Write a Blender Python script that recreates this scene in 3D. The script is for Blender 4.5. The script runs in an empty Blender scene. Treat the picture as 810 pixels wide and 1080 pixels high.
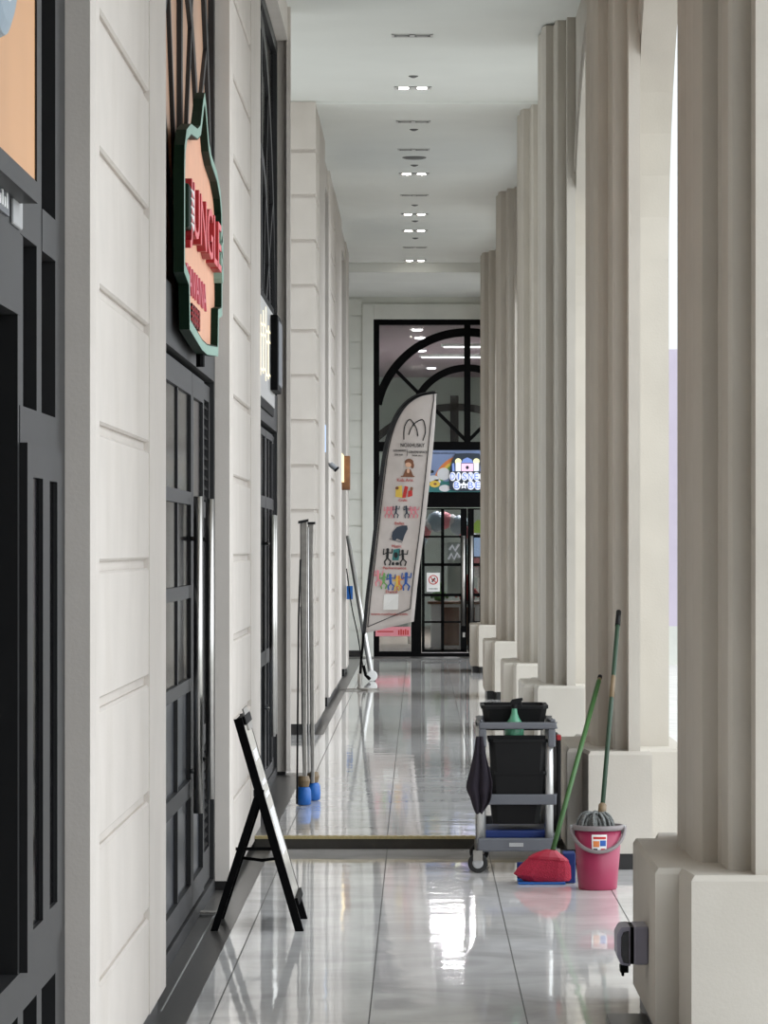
import bpy, bmesh, math, random
from mathutils import Vector, Matrix
random.seed(7)
SC = bpy.context.scene
COL = SC.collection
PI = math.pi
F, VX, VY, H = 3822.0, 442.0, 577.0, 1.8      # focal length in pixels, vanishing point, eye height


def px(x, y, D):
    return Vector(((x - VX) * D / F, D, H - (y - VY) * D / F))


# ------------------------------------------------------------------ materials
def lin(c):
    c /= 255.0
    return c / 12.92 if c <= 0.04045 else ((c + 0.055) / 1.055) ** 2.4


def rgb(r, g, b):
    return (lin(r), lin(g), lin(b), 1.0)


def mat(name, col, rough=0.5, metal=0.0, noise=0.0, nscale=8.0, bump=0.0, bscale=60.0, emit=None, estr=1.0, spec=0.5, trans=0.0):
    m = bpy.data.materials.new(name)
    m.use_nodes = True
    nt = m.node_tree
    b = nt.nodes['Principled BSDF']
    b.inputs['Base Color'].default_value = col
    b.inputs['Roughness'].default_value = rough
    b.inputs['Metallic'].default_value = metal
    b.inputs['Specular IOR Level'].default_value = spec
    if trans:
        b.inputs['Transmission Weight'].default_value = trans
    if emit:
        b.inputs['Emission Color'].default_value = emit
        b.inputs['Emission Strength'].default_value = estr
    if noise or bump:
        tc = nt.nodes.new('ShaderNodeTexCoord')
    if noise:
        n = nt.nodes.new('ShaderNodeTexNoise')
        n.inputs['Scale'].default_value = nscale
        n.inputs['Detail'].default_value = 5
        nt.links.new(tc.outputs['Object'], n.inputs['Vector'])
        r = nt.nodes.new('ShaderNodeMapRange')
        r.inputs['From Min'].default_value = 0.3
        r.inputs['From Max'].default_value = 0.7
        r.inputs['To Min'].default_value = 1 - noise
        r.inputs['To Max'].default_value = 1 + noise * 0.3
        nt.links.new(n.outputs['Fac'], r.inputs['Value'])
        mx = nt.nodes.new('ShaderNodeMix')
        mx.data_type = 'RGBA'
        mx.blend_type = 'MULTIPLY'
        mx.inputs['Factor'].default_value = 1
        mx.inputs['A'].default_value = col
        nt.links.new(r.outputs['Result'], mx.inputs['B'])
        nt.links.new(mx.outputs['Result'], b.inputs['Base Color'])
    if bump:
        n2 = nt.nodes.new('ShaderNodeTexNoise')
        n2.inputs['Scale'].default_value = bscale
        nt.links.new(tc.outputs['Object'], n2.inputs['Vector'])
        bp = nt.nodes.new('ShaderNodeBump')
        bp.inputs['Strength'].default_value = bump
        bp.inputs['Distance'].default_value = 0.01
        nt.links.new(n2.outputs['Fac'], bp.inputs['Height'])
        nt.links.new(bp.outputs['Normal'], b.inputs['Normal'])
    return m


def wall_mat(name, col, dirt):
    """white masonry paint with faint vertical runs and blotches of dirt"""
    m = mat(name, col, rough=0.75, noise=0.06, nscale=3.0, bump=0.08, bscale=90, spec=0.3)
    nt = m.node_tree
    b = nt.nodes['Principled BSDF']
    src = b.inputs['Base Color'].links[0].from_socket
    tc = nt.nodes.new('ShaderNodeTexCoord')
    mp = nt.nodes.new('ShaderNodeMapping')
    mp.inputs['Scale'].default_value = (2.5, 2.5, 0.8)
    n = nt.nodes.new('ShaderNodeTexNoise')
    n.inputs['Scale'].default_value = 1.0
    n.inputs['Detail'].default_value = 6
    nt.links.new(tc.outputs['Object'], mp.inputs['Vector'])
    nt.links.new(mp.outputs['Vector'], n.inputs['Vector'])
    r = nt.nodes.new('ShaderNodeMapRange')
    r.inputs['From Min'].default_value = 0.52
    r.inputs['From Max'].default_value = 0.8
    r.inputs['To Min'].default_value = 0
    r.inputs['To Max'].default_value = dirt
    nt.links.new(n.outputs['Fac'], r.inputs['Value'])
    mx = nt.nodes.new('ShaderNodeMix')
    mx.data_type = 'RGBA'
    mx.inputs['B'].default_value = rgb(150, 138, 120)
    nt.links.new(r.outputs['Result'], mx.inputs['Factor'])
    nt.links.new(src, mx.inputs['A'])
    nt.links.new(mx.outputs['Result'], b.inputs['Base Color'])
    return m


def tile_mat():
    m = mat('polished_tile', rgb(205, 203, 200), rough=0.06)
    nt = m.node_tree
    b = nt.nodes['Principled BSDF']
    N, L = nt.nodes.new, nt.links.new
    tc = N('ShaderNodeTexCoord')
    sep = N('ShaderNodeSeparateXYZ')
    L(tc.outputs['Object'], sep.inputs['Vector'])

    def math_(op, a, bv=None):
        n = N('ShaderNodeMath')
        n.operation = op
        for i, v in enumerate((a, bv)):
            if v is None:
                continue
            if isinstance(v, (int, float)):
                n.inputs[i].default_value = v
            else:
                L(v, n.inputs[i])
        return n.outputs[0]

    def joint(sock, off, pitch, half):
        t = math_('ADD', sock, off)
        t = math_('MODULO', t, pitch)
        t = math_('SUBTRACT', t, pitch / 2)
        t = math_('ABSOLUTE', t)
        return math_('GREATER_THAN', t, pitch / 2 - half)
    jx = joint(sep.outputs['X'], 0.79 + 12.0, 0.6, 0.0028)
    jy = joint(sep.outputs['Y'], 18.0, 0.6, 0.003)
    # vein
    n = N('ShaderNodeTexNoise')
    n.inputs['Scale'].default_value = 1.6
    n.inputs['Detail'].default_value = 7
    n.inputs['Distortion'].default_value = 1.2
    L(tc.outputs['Object'], n.inputs['Vector'])
    cr = N('ShaderNodeValToRGB')
    cr.color_ramp.elements[0].position = 0.35
    cr.color_ramp.elements[0].color = rgb(208, 206, 204)
    cr.color_ramp.elements[1].position = 0.65
    cr.color_ramp.elements[1].color = rgb(234, 232, 230)
    L(n.outputs['Fac'], cr.inputs['Fac'])
    m1 = N('ShaderNodeMix')
    m1.data_type = 'RGBA'
    m1.inputs['B'].default_value = rgb(70, 68, 66)
    L(jx, m1.inputs['Factor'])
    L(cr.outputs['Color'], m1.inputs['A'])
    m2 = N('ShaderNodeMix')
    m2.data_type = 'RGBA'
    m2.inputs['B'].default_value = rgb(150, 147, 143)
    L(jy, m2.inputs['Factor'])
    L(m1.outputs['Result'], m2.inputs['A'])
    L(m2.outputs['Result'], b.inputs['Base Color'])
    # grout is matt, tiles are glossy
    jj = math_('MAXIMUM', jx, jy)
    rr = math_('MULTIPLY', jj, 0.6)
    rr = math_('ADD', rr, 0.045)
    L(rr, b.inputs['Roughness'])
    # slightly uneven laying: gentle waves and a small tilt of every tile
    mp = N('ShaderNodeMapping')
    mp.inputs['Scale'].default_value = (2.2, 3.0, 1)
    L(tc.outputs['Object'], mp.inputs['Vector'])
    w = N('ShaderNodeTexNoise')
    w.inputs['Scale'].default_value = 1.0
    w.inputs['Detail'].default_value = 2
    L(mp.outputs['Vector'], w.inputs['Vector'])
    bp = N('ShaderNodeBump')
    bp.inputs['Strength'].default_value = 0.35
    bp.inputs['Distance'].default_value = 0.004
    L(w.outputs['Fac'], bp.inputs['Height'])
    L(bp.outputs['Normal'], b.inputs['Normal'])
    b.inputs['IOR'].default_value = 1.5
    return m


M = {}
M['wall'] = wall_mat('white_masonry_paint', rgb(205, 198, 191), 0.22)
M['column'] = wall_mat('white_column_paint', rgb(196, 190, 180), 0.15)
M['end'] = wall_mat('pale_wall_paint', rgb(214, 215, 208), 0.1)
M['ceil'] = mat('ceiling_paint', rgb(222, 224, 220), 0.8, noise=0.03, nscale=1.5, spec=0.2)
M['tile'] = tile_mat()
M['granite'] = mat('dark_granite', rgb(74, 72, 70), 0.28, noise=0.35, nscale=120, bump=0.05)
M['plinth'] = mat('black_skirting', rgb(28, 27, 27), 0.35, noise=0.2, nscale=20)
M['riser'] = mat('dark_riser', rgb(52, 48, 42), 0.5, noise=0.3, nscale=14)
M['nosing'] = mat('brass_nosing', rgb(196, 180, 132), 0.35, metal=0.4, noise=0.2, nscale=80)
M['frame'] = mat('charcoal_frame_paint', rgb(42, 42, 43), 0.45, spec=0.3, noise=0.12, nscale=9)
M['black'] = mat('black_frame_paint', rgb(8, 8, 9), 0.5, noise=0.15, spec=0.06, nscale=12)
M['pane'] = mat('dark_tinted_glass', rgb(10, 10, 12), 0.12, spec=0.5, noise=0.3, nscale=2)
M['pane'].node_tree.nodes['Principled BSDF'].inputs['IOR'].default_value = 1.08
M['panel'] = mat('slate_panel', rgb(46, 50, 56), 0.3, noise=0.1, nscale=6)
M['tanfilm'] = mat('tan_filmed_glass', rgb(196, 156, 128), 0.3, noise=0.35, nscale=1.3, spec=0.3)
M['steel'] = mat('brushed_steel', rgb(190, 188, 184), 0.28, metal=1.0, noise=0.1, nscale=30)
M['alu'] = mat('dull_aluminium', rgb(168, 164, 158), 0.45, metal=0.7, noise=0.2, nscale=20)
M['silver'] = mat('silver_tube', rgb(205, 205, 203), 0.3, metal=0.7, noise=0.05)
M['lamp_off'] = mat('lamp_grey', rgb(150, 150, 148), 0.5, noise=0.1)
M['lamp_frame'] = mat('lamp_trim', rgb(196, 196, 193), 0.5, noise=0.05)
M['slot'] = mat('lamp_recess', rgb(96, 96, 94), 0.6, noise=0.1)
M['lamp_on'] = mat('lamp_lit', rgb(255, 250, 240), 0.4, emit=(1, 0.95, 0.86, 1), estr=22)
M['green'] = mat('dark_green_board', rgb(9, 34, 21), 0.55, noise=0.15, nscale=10, spec=0.12)
M['mint'] = mat('pale_green_rim', rgb(132, 164, 150), 0.5, noise=0.08, nscale=10)
M['peach'] = mat('peach_board', rgb(222, 164, 132), 0.5, noise=0.08, nscale=5)
M['red'] = mat('red_letter', rgb(176, 34, 60), 0.4, noise=0.08)
M['letter_glare'] = mat('letter_front_glare', rgb(216, 88, 98), 0.4, noise=0.06)  # glare on the letter fronts, painted in as a lighter red
M['pinkred'] = mat('rose_letter', rgb(196, 92, 110), 0.45, noise=0.15, nscale=30)
M['deepred'] = mat('deep_red_letter', rgb(150, 20, 30), 0.45, noise=0.08)
M['white'] = mat('white_plastic', rgb(232, 232, 230), 0.45, noise=0.03)
M['tan'] = mat('tan_sign_face', rgb(214, 160, 112), 0.45, noise=0.05, nscale=3)
M['blue'] = mat('blue_plastic', rgb(22, 96, 176), 0.4, noise=0.12, nscale=20)
M['navy'] = mat('navy_plastic', rgb(26, 52, 116), 0.45, noise=0.1)
M['skyblue'] = mat('sky_blue_disc', rgb(150, 168, 182), 0.4, noise=0.05)
M['greyplastic'] = mat('grey_plastic', rgb(98, 100, 106), 0.45, noise=0.08, nscale=12)
M['ltgrey'] = mat('light_grey_plastic', rgb(168, 168, 168), 0.45, noise=0.06)
M['blackplastic'] = mat('black_plastic', rgb(13, 13, 14), 0.5, spec=0.25, noise=0.2, nscale=10)
M['blackbag'] = mat('black_bag', rgb(18, 18, 19), 0.35, noise=0.25, nscale=6, bump=0.5, bscale=14)
M['cloth'] = mat('dark_purple_cloth', rgb(26, 17, 30), 0.9, noise=0.3, nscale=40, bump=0.4, bscale=120)
M['midgrey'] = mat('mid_grey_plastic', rgb(126, 118, 118), 0.5, noise=0.06)
M['spray'] = mat('green_bottle', rgb(92, 160, 128), 0.25, noise=0.06, trans=0.15)
M['pinkbucket'] = mat('pink_bucket', rgb(150, 42, 76), 0.4, noise=0.08, nscale=12)
M['bristle'] = mat('red_bristles', rgb(176, 28, 60), 0.75, noise=0.3, nscale=150, bump=0.5, bscale=160)
M['broomgreen'] = mat('green_handle', rgb(58, 98, 48), 0.5, noise=0.08)
M['mopgreen'] = mat('dark_green_handle', rgb(30, 60, 38), 0.5, noise=0.15, nscale=14)
M['bronze'] = mat('worn_bronze_sleeve', rgb(120, 100, 72), 0.5, noise=0.2)
M['mop'] = mat('grey_mop_yarn', rgb(120, 122, 120), 0.95, noise=0.4, nscale=60, bump=0.6, bscale=150)
M['rubber'] = mat('black_rubber', rgb(30, 30, 30), 0.7, noise=0.15)
M['poster'] = mat('glossy_poster', rgb(226, 222, 214), 0.12, noise=0.1, nscale=7)
M['flag'] = mat('white_flag_cloth', rgb(206, 198, 194), 0.85, noise=0.1, nscale=5)
M['ink'] = mat('black_ink', rgb(26, 26, 28), 0.7, noise=0.05)
M['redink'] = mat('red_ink', rgb(190, 48, 44), 0.7, noise=0.05)
M['orangeink'] = mat('orange_ink', rgb(216, 128, 70), 0.7, noise=0.05)
M['yellowink'] = mat('yellow_ink', rgb(222, 188, 80), 0.7, noise=0.05)
M['tealink'] = mat('teal_ink', rgb(50, 116, 116), 0.7, noise=0.05)
M['blueink'] = mat('blue_ink', rgb(46, 92, 170), 0.7, noise=0.05)
M['greenink'] = mat('green_ink', rgb(110, 160, 90), 0.7, noise=0.05)
M['brownink'] = mat('brown_ink', rgb(126, 82, 58), 0.7, noise=0.05)
M['skinink'] = mat('peach_ink', rgb(222, 178, 150), 0.7, noise=0.05)
M['slateink'] = mat('slate_ink', rgb(52, 62, 76), 0.7, noise=0.05)
M['pinkink'] = mat('pink_ink', rgb(222, 140, 150), 0.7, noise=0.05)
M['cloudink'] = mat('cloud_ink', rgb(214, 214, 218), 0.7, noise=0.05)
M['socket'] = mat('socket_grey', rgb(140, 138, 154), 0.4, noise=0.06)
M['smoke'] = mat('smoked_cover', rgb(30, 30, 34), 0.2, noise=0.1)
M['purplewall'] = mat('lavender_paint', rgb(206, 196, 212), 0.8, noise=0.05, nscale=2)
M['shopceil'] = mat('plum_ceiling', rgb(168, 146, 158), 0.8, noise=0.06)
M['shopwall'] = mat('sage_wall', rgb(190, 200, 193), 0.8, noise=0.08, nscale=2)
M['shopfloor'] = mat('shop_floor', rgb(150, 140, 130), 0.4, noise=0.1)
M['wood'] = mat('brown_wood', rgb(124, 86, 58), 0.5, noise=0.3, nscale=14)
M['pave'] = mat('grey_paving', rgb(222, 220, 214), 0.8, noise=0.15, nscale=4, bump=0.1)
M['dim_ground'] = mat('bounce_cutting_ground', rgb(66, 66, 65), 0.85, noise=0.25, nscale=30)
M['tube_on'] = mat('tube_lit', rgb(255, 255, 255), 0.4, emit=(1, 1, 1, 1), estr=4)
M['glow'] = mat('glowing_letter', rgb(255, 236, 190), 0.4, emit=(1, 0.86, 0.58, 1), estr=0.55)
M['amber'] = mat('amber_glow', rgb(255, 220, 150), 0.4, emit=(1, 0.8, 0.5, 1), estr=0.6)
M['lilacglow'] = mat('lit_letter', rgb(120, 150, 225), 0.4, emit=(0.52, 0.64, 1.0, 1), estr=0.12)
M['whiteglow'] = mat('lit_white', rgb(250, 250, 255), 0.4, emit=(0.9, 0.93, 1, 1), estr=0.2)
M['pinkglow'] = mat('lit_pink', rgb(250, 205, 235), 0.4, emit=(1, 0.66, 0.86, 1), estr=0.33)
M['creamglow'] = mat('lit_cream', rgb(250, 246, 190), 0.4, emit=(1, 0.95, 0.6, 1), estr=0.33)
M['blueglow'] = mat('lit_screen', rgb(170, 200, 240), 0.4, emit=(0.5, 0.68, 1, 1), estr=0.33)
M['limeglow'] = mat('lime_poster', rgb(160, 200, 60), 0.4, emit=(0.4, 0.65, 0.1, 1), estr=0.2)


def glass_mat():
    m = bpy.data.materials.new('clear_glass')
    m.use_nodes = True
    nt = m.node_tree
    nt.nodes.remove(nt.nodes['Principled BSDF'])
    t = nt.nodes.new('ShaderNodeBsdfTransparent')
    t.inputs['Color'].default_value = (0.8, 0.8, 0.81, 1)
    g = nt.nodes.new('ShaderNodeBsdfGlossy')
    g.inputs['Roughness'].default_value = 0.03
    fr = nt.nodes.new('ShaderNodeFresnel')
    fr.inputs['IOR'].default_value = 1.6
    mx = nt.nodes.new('ShaderNodeMixShader')
    nt.links.new(fr.outputs[0], mx.inputs[0])
    nt.links.new(t.outputs[0], mx.inputs[1])
    nt.links.new(g.outputs[0], mx.inputs[2])
    nt.links.new(mx.outputs[0], nt.nodes['Material Output'].inputs['Surface'])
    return m


M['glass'] = glass_mat()

# ------------------------------------------------------------------ builders
MW = {}


def tag(o, label=None, cat=None, group=None, kind=None):
    if label:
        o['label'] = label
    if cat:
        o['category'] = cat
    if group:
        o['group'] = group
    if kind:
        o['kind'] = kind
    return o


def empty(name, loc, label, cat, group=None, rz=0.0):
    o = bpy.data.objects.new(name, None)
    COL.objects.link(o)
    o.location = loc
    o.rotation_euler = (0, 0, rz)
    o.empty_display_size = 0.1
    MW[o] = Matrix.Translation(Vector(loc)) @ Matrix.Rotation(rz, 4, 'Z')
    return tag(o, label, cat, group)


class MB:
    def __init__(self, xf=None):
        self.bm = bmesh.new()
        self.xf = xf or Matrix.Identity(4)

    def v(self, co):
        return self.bm.verts.new(self.xf @ Vector(co))

    def f(self, vs):
        try:
            return self.bm.faces.new(vs)
        except ValueError:
            return None

    def box(self, x0, x1, y0, y1, z0, z1):
        c = [self.v((x, y, z)) for z in (z0, z1) for y in (y0, y1) for x in (x0, x1)]
        for q in ((0, 2, 3, 1), (4, 5, 7, 6), (0, 1, 5, 4), (2, 6, 7, 3), (0, 4, 6, 2), (1, 3, 7, 5)):
            self.f([c[i] for i in q])
        return self

    def prism(self, poly, a, b, axis='z'):
        """polygon extruded from a to b; axis z: (x,y); y: (x,z); x: (y,z)"""
        def P(p, h):
            return {'z': (p[0], p[1], h), 'y': (p[0], h, p[1]), 'x': (h, p[0], p[1])}[axis]
        A = [self.v(P(p, a)) for p in poly]
        B = [self.v(P(p, b)) for p in poly]
        n = len(poly)
        self.f(A)
        self.f(B)
        for i in range(n):
            self.f([A[i], A[(i + 1) % n], B[(i + 1) % n], B[i]])
        return self

    def loft(self, rings, cap=True):
        R = [[self.v(p) for p in r] for r in rings]
        n = len(R[0])
        for a, b in zip(R, R[1:]):
            for i in range(n):
                self.f([a[i], a[(i + 1) % n], b[(i + 1) % n], b[i]])
        if cap:
            self.f(R[0])
            self.f(R[-1])
        return self

    def tube(self, pts, r, seg=10, closed=False, ry=None):
        pts = [Vector(p) for p in pts]
        n = len(pts)
        rad = r if isinstance(r, (list, tuple)) else [r] * n
        up = Vector((0, 0, 1))
        rings = []
        prev = None
        for i, p in enumerate(pts):
            a = pts[(i - 1) % n] if (closed or i > 0) else p
            b = pts[(i + 1) % n] if (closed or i < n - 1) else p
            t = (b - a).normalized()
            if prev is None:
                s = t.cross(up)
                if s.length < 1e-3:
                    s = t.cross(Vector((0, 1, 0)))
                s.normalize()
            else:
                s = prev - t * prev.dot(t)
                s.normalize()
            prev = s
            q = s.cross(t)
            rings.append([p + s * (rad[i] * math.cos(2 * PI * k / seg)) + q * ((ry or rad[i]) * math.sin(2 * PI * k / seg)) for k in range(seg)])
        if closed:
            rings.append(rings[0])
            R = [[self.v(p) for p in rr] for rr in rings[:-1]]
            R.append(R[0])
            for a, b in zip(R, R[1:]):
                for i in range(seg):
                    self.f([a[i], a[(i + 1) % seg], b[(i + 1) % seg], b[i]])
        else:
            self.loft(rings)
        return self

    def lathe(self, prof, c, seg=28, ax=None):
        """profile of (radius, height) turned about a vertical axis at c (or ax: 'x','y')"""
        c = Vector(c)
        rings = []
        for r, h in prof:
            ring = []
            for k in range(seg):
                a = 2 * PI * k / seg
                if ax == 'y':
                    ring.append(c + Vector((r * math.cos(a), h, r * math.sin(a))))
                elif ax == 'x':
                    ring.append(c + Vector((h, r * math.cos(a), r * math.sin(a))))
                else:
                    ring.append(c + Vector((r * math.cos(a), r * math.sin(a), h)))
            rings.append(ring)
        return self.loft(rings)

    def bar(self, a, b, w, d0, d1):
        """flat bar of width w from a to b in the x-z plane, between depths d0 and d1 (y)"""
        a, b = Vector((a[0], a[1])), Vector((b[0], b[1]))
        t = (b - a).normalized()
        n = Vector((-t.y, t.x)) * (w / 2)
        self.prism([a + n, b + n, b - n, a - n], d0, d1, 'y')
        return self

    def arc(self, cx, cz, r, w, d0, d1, half, zmin, n=40):
        """arch ring of width w about (cx,cz), kept inside |x-cx|<=half and z>=zmin"""
        run = []
        for i in range(n + 1):
            a = PI * i / n
            x, z = r * math.cos(a), r * math.sin(a)
            if abs(x) <= half and cz + z >= zmin:
                run.append((x, z, a))
        for (x0, z0, a0), (x1, z1, a1) in zip(run, run[1:]):
            ri, ro = r - w / 2, r + w / 2

            def P(rr, a):
                xx = max(-half, min(half, rr * math.cos(a)))
                return (cx + xx, cz + rr * math.sin(a))
            self.prism([P(ri, a0), P(ro, a0), P(ro, a1), P(ri, a1)], d0, d1, 'y')
        return self

    def build(self, name, m, parent=None, bevel=0.0, smooth=False, origin=None, mods=None):
        bm = self.bm
        bmesh.ops.remove_doubles(bm, verts=bm.verts, dist=1e-6)
        bmesh.ops.recalc_face_normals(bm, faces=bm.faces)
        if parent is not None:
            inv = MW[parent].inverted()
            base = MW[parent]
        else:
            if origin is None:
                lo = [min(v.co[i] for v in bm.verts) for i in range(3)]
                hi = [max(v.co[i] for v in bm.verts) for i in range(3)]
                origin = ((lo[0] + hi[0]) / 2, (lo[1] + hi[1]) / 2, lo[2])
            base = Matrix.Translation(Vector(origin))
            inv = base.inverted()
        bm.transform(inv)
        me = bpy.data.meshes.new(name)
        bm.to_mesh(me)
        bm.free()
        if smooth:
            for p in me.polygons:
                p.use_smooth = True
        o = bpy.data.objects.new(name, me)
        me.materials.append(M[m] if isinstance(m, str) else m)
        COL.objects.link(o)
        MW[o] = base
        if parent is not None:
            o.parent = parent
        else:
            o.location = base.translation
        if bevel:
            b = o.modifiers.new('bevel', 'BEVEL')
            b.width = bevel
            b.segments = 2
            b.limit_method = 'ANGLE'
        return o


def struct(mb, name, m, bevel=0.0, origin=(0, 0, 0), label=None):
    o = mb.build(name, m, None, bevel, origin=origin)
    return tag(o, label=label, kind='structure')


def text_verts(txt, extrude=0.0):
    cu = bpy.data.curves.new('t', 'FONT')
    cu.body = txt
    cu.extrude = extrude
    cu.resolution_u = 3
    o = bpy.data.objects.new('t', cu)
    COL.objects.link(o)
    dg = bpy.context.evaluated_depsgraph_get()
    me = bpy.data.meshes.new_from_object(o.evaluated_get(dg))
    bpy.data.objects.remove(o)
    bpy.data.curves.remove(cu)
    return me


def add_text(mb, txt, fn, extrude=0.02):
    """append the letters to mb; fn maps (u in 0..1, v in 0..1, w along extrusion 0..1) to a world point"""
    me = text_verts(txt, 0.5)
    xs = [v.co.x for v in me.vertices]
    ys = [v.co.y for v in me.vertices]
    x0, x1, y0, y1 = min(xs), max(xs), min(ys), max(ys)
    vs = [mb.v(fn((v.co.x - x0) / (x1 - x0), (v.co.y - y0) / (y1 - y0), v.co.z + 0.5)) for v in me.vertices]
    for p in me.polygons:
        mb.f([vs[i] for i in p.vertices])
    bpy.data.meshes.remove(me)
    return mb


def star_poly(cx, cz, R, r, n=5):
    return [(cx + (R if k % 2 == 0 else r) * math.sin(PI * k / n), cz + (R if k % 2 == 0 else r) * math.cos(PI * k / n)) for k in range(2 * n)]


def ell(cx, cz, rx, rz, n=20):
    return [(cx + rx * math.cos(2 * PI * k / n), cz + rz * math.sin(2 * PI * k / n)) for k in range(n)]


# ------------------------------------------------------------------ levels
STEP = 21.6            # raised floor starts here
ZF = 0.075             # its height
ZC = 5.87              # ceiling
WX = -0.98             # left pier faces
SX = -1.11             # shop front plane
KX = -0.88             # dark kerb strip edge
BAY0, BAY1 = 27.62, 33.3
END = 57.0

# ------------------------------------------------------------------ floor
b = MB().box(KX, 1.75, -26, STEP, -0.2, 0)
struct(b, 'floor', 'tile')
b = MB().box(KX, 1.75, STEP + 0.06, END, -0.2, ZF).box(-3.2, KX, BAY0 + 0.06, BAY1 - 0.01, -0.2, ZF)
struct(b, 'floor', 'tile')
b = MB().box(-1.5, KX, -26, STEP, -0.2, 0.001)
struct(b, 'trim_1', 'granite')
b = MB().box(-1.5, KX, STEP + 0.06, BAY0 + 0.06, -0.2, ZF + 0.001).box(-1.5, KX, BAY1 - 0.01, 50.3, -0.2, ZF + 0.001).box(-1.6, KX, 50.3, END, -0.2, ZF)
struct(b, 'trim_2', 'granite')
b = MB().box(WX, 1.75, STEP, STEP + 0.05, -0.2, ZF - 0.014)
struct(b, 'trim_3', 'riser')
b = MB().box(WX, 1.75, STEP - 0.01, STEP + 0.06, ZF - 0.014, ZF + 0.002)
for i in range(60):
    b.box(WX + 0.02 + i * 0.045, WX + 0.04 + i * 0.045, STEP, STEP + 0.05, ZF + 0.002, ZF + 0.004)
struct(b, 'trim_4', 'nosing')
# thin inlay line of the thresholds
b = MB().box(-1.004, -0.997, 14.05, 18.98, 0.0, 0.0025)
struct(b, 'trim_5', 'lamp_off')
b = MB().box(-1.1, 2.4, 55.9, 56.93, ZF, ZF + 0.006)
struct(b, 'trim_6', 'granite')


# ------------------------------------------------------------------ left wall piers
def pier(idx, y0, y1, zb, x=WX, z00=1.74, pitch=0.425, near=0.16, far=0.84, back=-1.6, front=False, zp=0.10):
    """rusticated white pier: recessed core, courses with open joints, plain margins; black skirting set back below"""
    b = MB()
    zt = ZC + 0.02
    z0 = zb + zp
    b.box(back, x - 0.022, y0, y1, z0, zt)
    if near:
        b.prism([(x - 0.14, y0 - 0.002), (x - 0.014, y0 - 0.002), (x, y0 + 0.03), (x, y0 + near), (x - 0.14, y0 + near)], z0 - 0.001, zt)
    if far:
        b.box(x - 0.05, x, y1 - far, y1 + 0.002, z0 - 0.001, zt)
    zs = [z00 + pitch * k for k in range(-6, 12)]
    zs = [z for z in zs if z0 + 0.03 < z < zt - 0.05]
    edges = [z0] + zs + [zt]
    g = 0.016
    for i in range(len(edges) - 1):
        a = edges[i] + (g if i else 0)
        c = edges[i + 1] - (g if i < len(edges) - 2 else 0)
        ya = y0 + near
        yb = y1 - far
        poly = [(ya, a), (ya, c), (yb, c), (yb, a)]
        # chamfered course
        b.loft([[(x - 0.03, p[0], p[1]) for p in poly],
                [(x - 0.012, p[0], p[1]) for p in poly],
                [(x - 0.004, ya + 0.0, a + 0.008 if i else a), (x - 0.004, ya + 0.0, c - 0.008), (x - 0.004, yb, c - 0.008), (x - 0.004, yb, a + 0.008 if i else a)]])
        if front:
            b.box(back, x - 0.03, y0 - 0.022, y0, a, c)
            b.box(x - 0.031, x - 0.004, y0 - 0.0221, y0 + 0.01, a, c)
    o = struct(b, 'wall_left', 'wall', origin=(x - 0.2, y0, zb))
    s = MB().box(back, x - 0.03, y0 + 0.0, y1 - 0.03, zb + 0.001, z0)
    struct(s, 'baseboard_left', 'plinth', origin=(x - 0.2, y0, zb))
    return o


pier(0, 2.6, 5.3, 0)
pier(1, 10.95, 14.03, 0)
pier(2, 19.0, 22.4, 0, near=0.12, far=1.25, zp=0.05)
b = MB().box(-3.2, WX - 0.0, 27.36, BAY0, ZF + 0.03, ZC + 0.02)
b.box(-1.0, WX + 0.012, 27.3, 27.36, ZF + 0.03, ZC + 0.02)
struct(b, 'wall_left', 'wall')
b = MB().box(-3.2, WX - 0.03, 27.4, BAY0 - 0.02, ZF + 0.001, ZF + 0.03)
struct(b, 'baseboard_left', 'plinth')
pier(4, BAY1, 36.4, ZF, x=-0.945, z00=1.72, pitch=0.413, near=0.0, far=2.2, back=-3.2, front=True)
pier(5, 39.2, 45.2, ZF, x=-0.965, z00=1.72, pitch=0.413, near=0.5, far=3.6)
b = MB().box(-1.6, -0.975, 48.3, 50.3, ZF + 0.1, ZC + 0.02)
struct(b, 'wall_left', 'wall')
b = MB().box(-1.6, -1.0, 48.32, 50.28, ZF + 0.001, ZF + 0.1)
struct(b, 'baseboard_left', 'plinth')
# wall behind the shop fronts above the openings, and the stretch behind the viewer
b = MB()
for a, c in ((5.3, 10.95), (14.03, 19.0), (22.4, 27.36), (36.4, 39.2), (45.2, 48.3)):
    b.box(-1.6, WX - 0.01, a, c, 5.62, ZC + 0.02)
b.box(-1.6, WX, -26, 2.6, 0, ZC + 0.02)
b.box(-1.7, -1.5, 50.3, END, 0, ZC)
b.box(-1.6, 1.5, -26.2, -26, 0, ZC)
struct(b, 'wall_left', 'wall')


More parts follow.
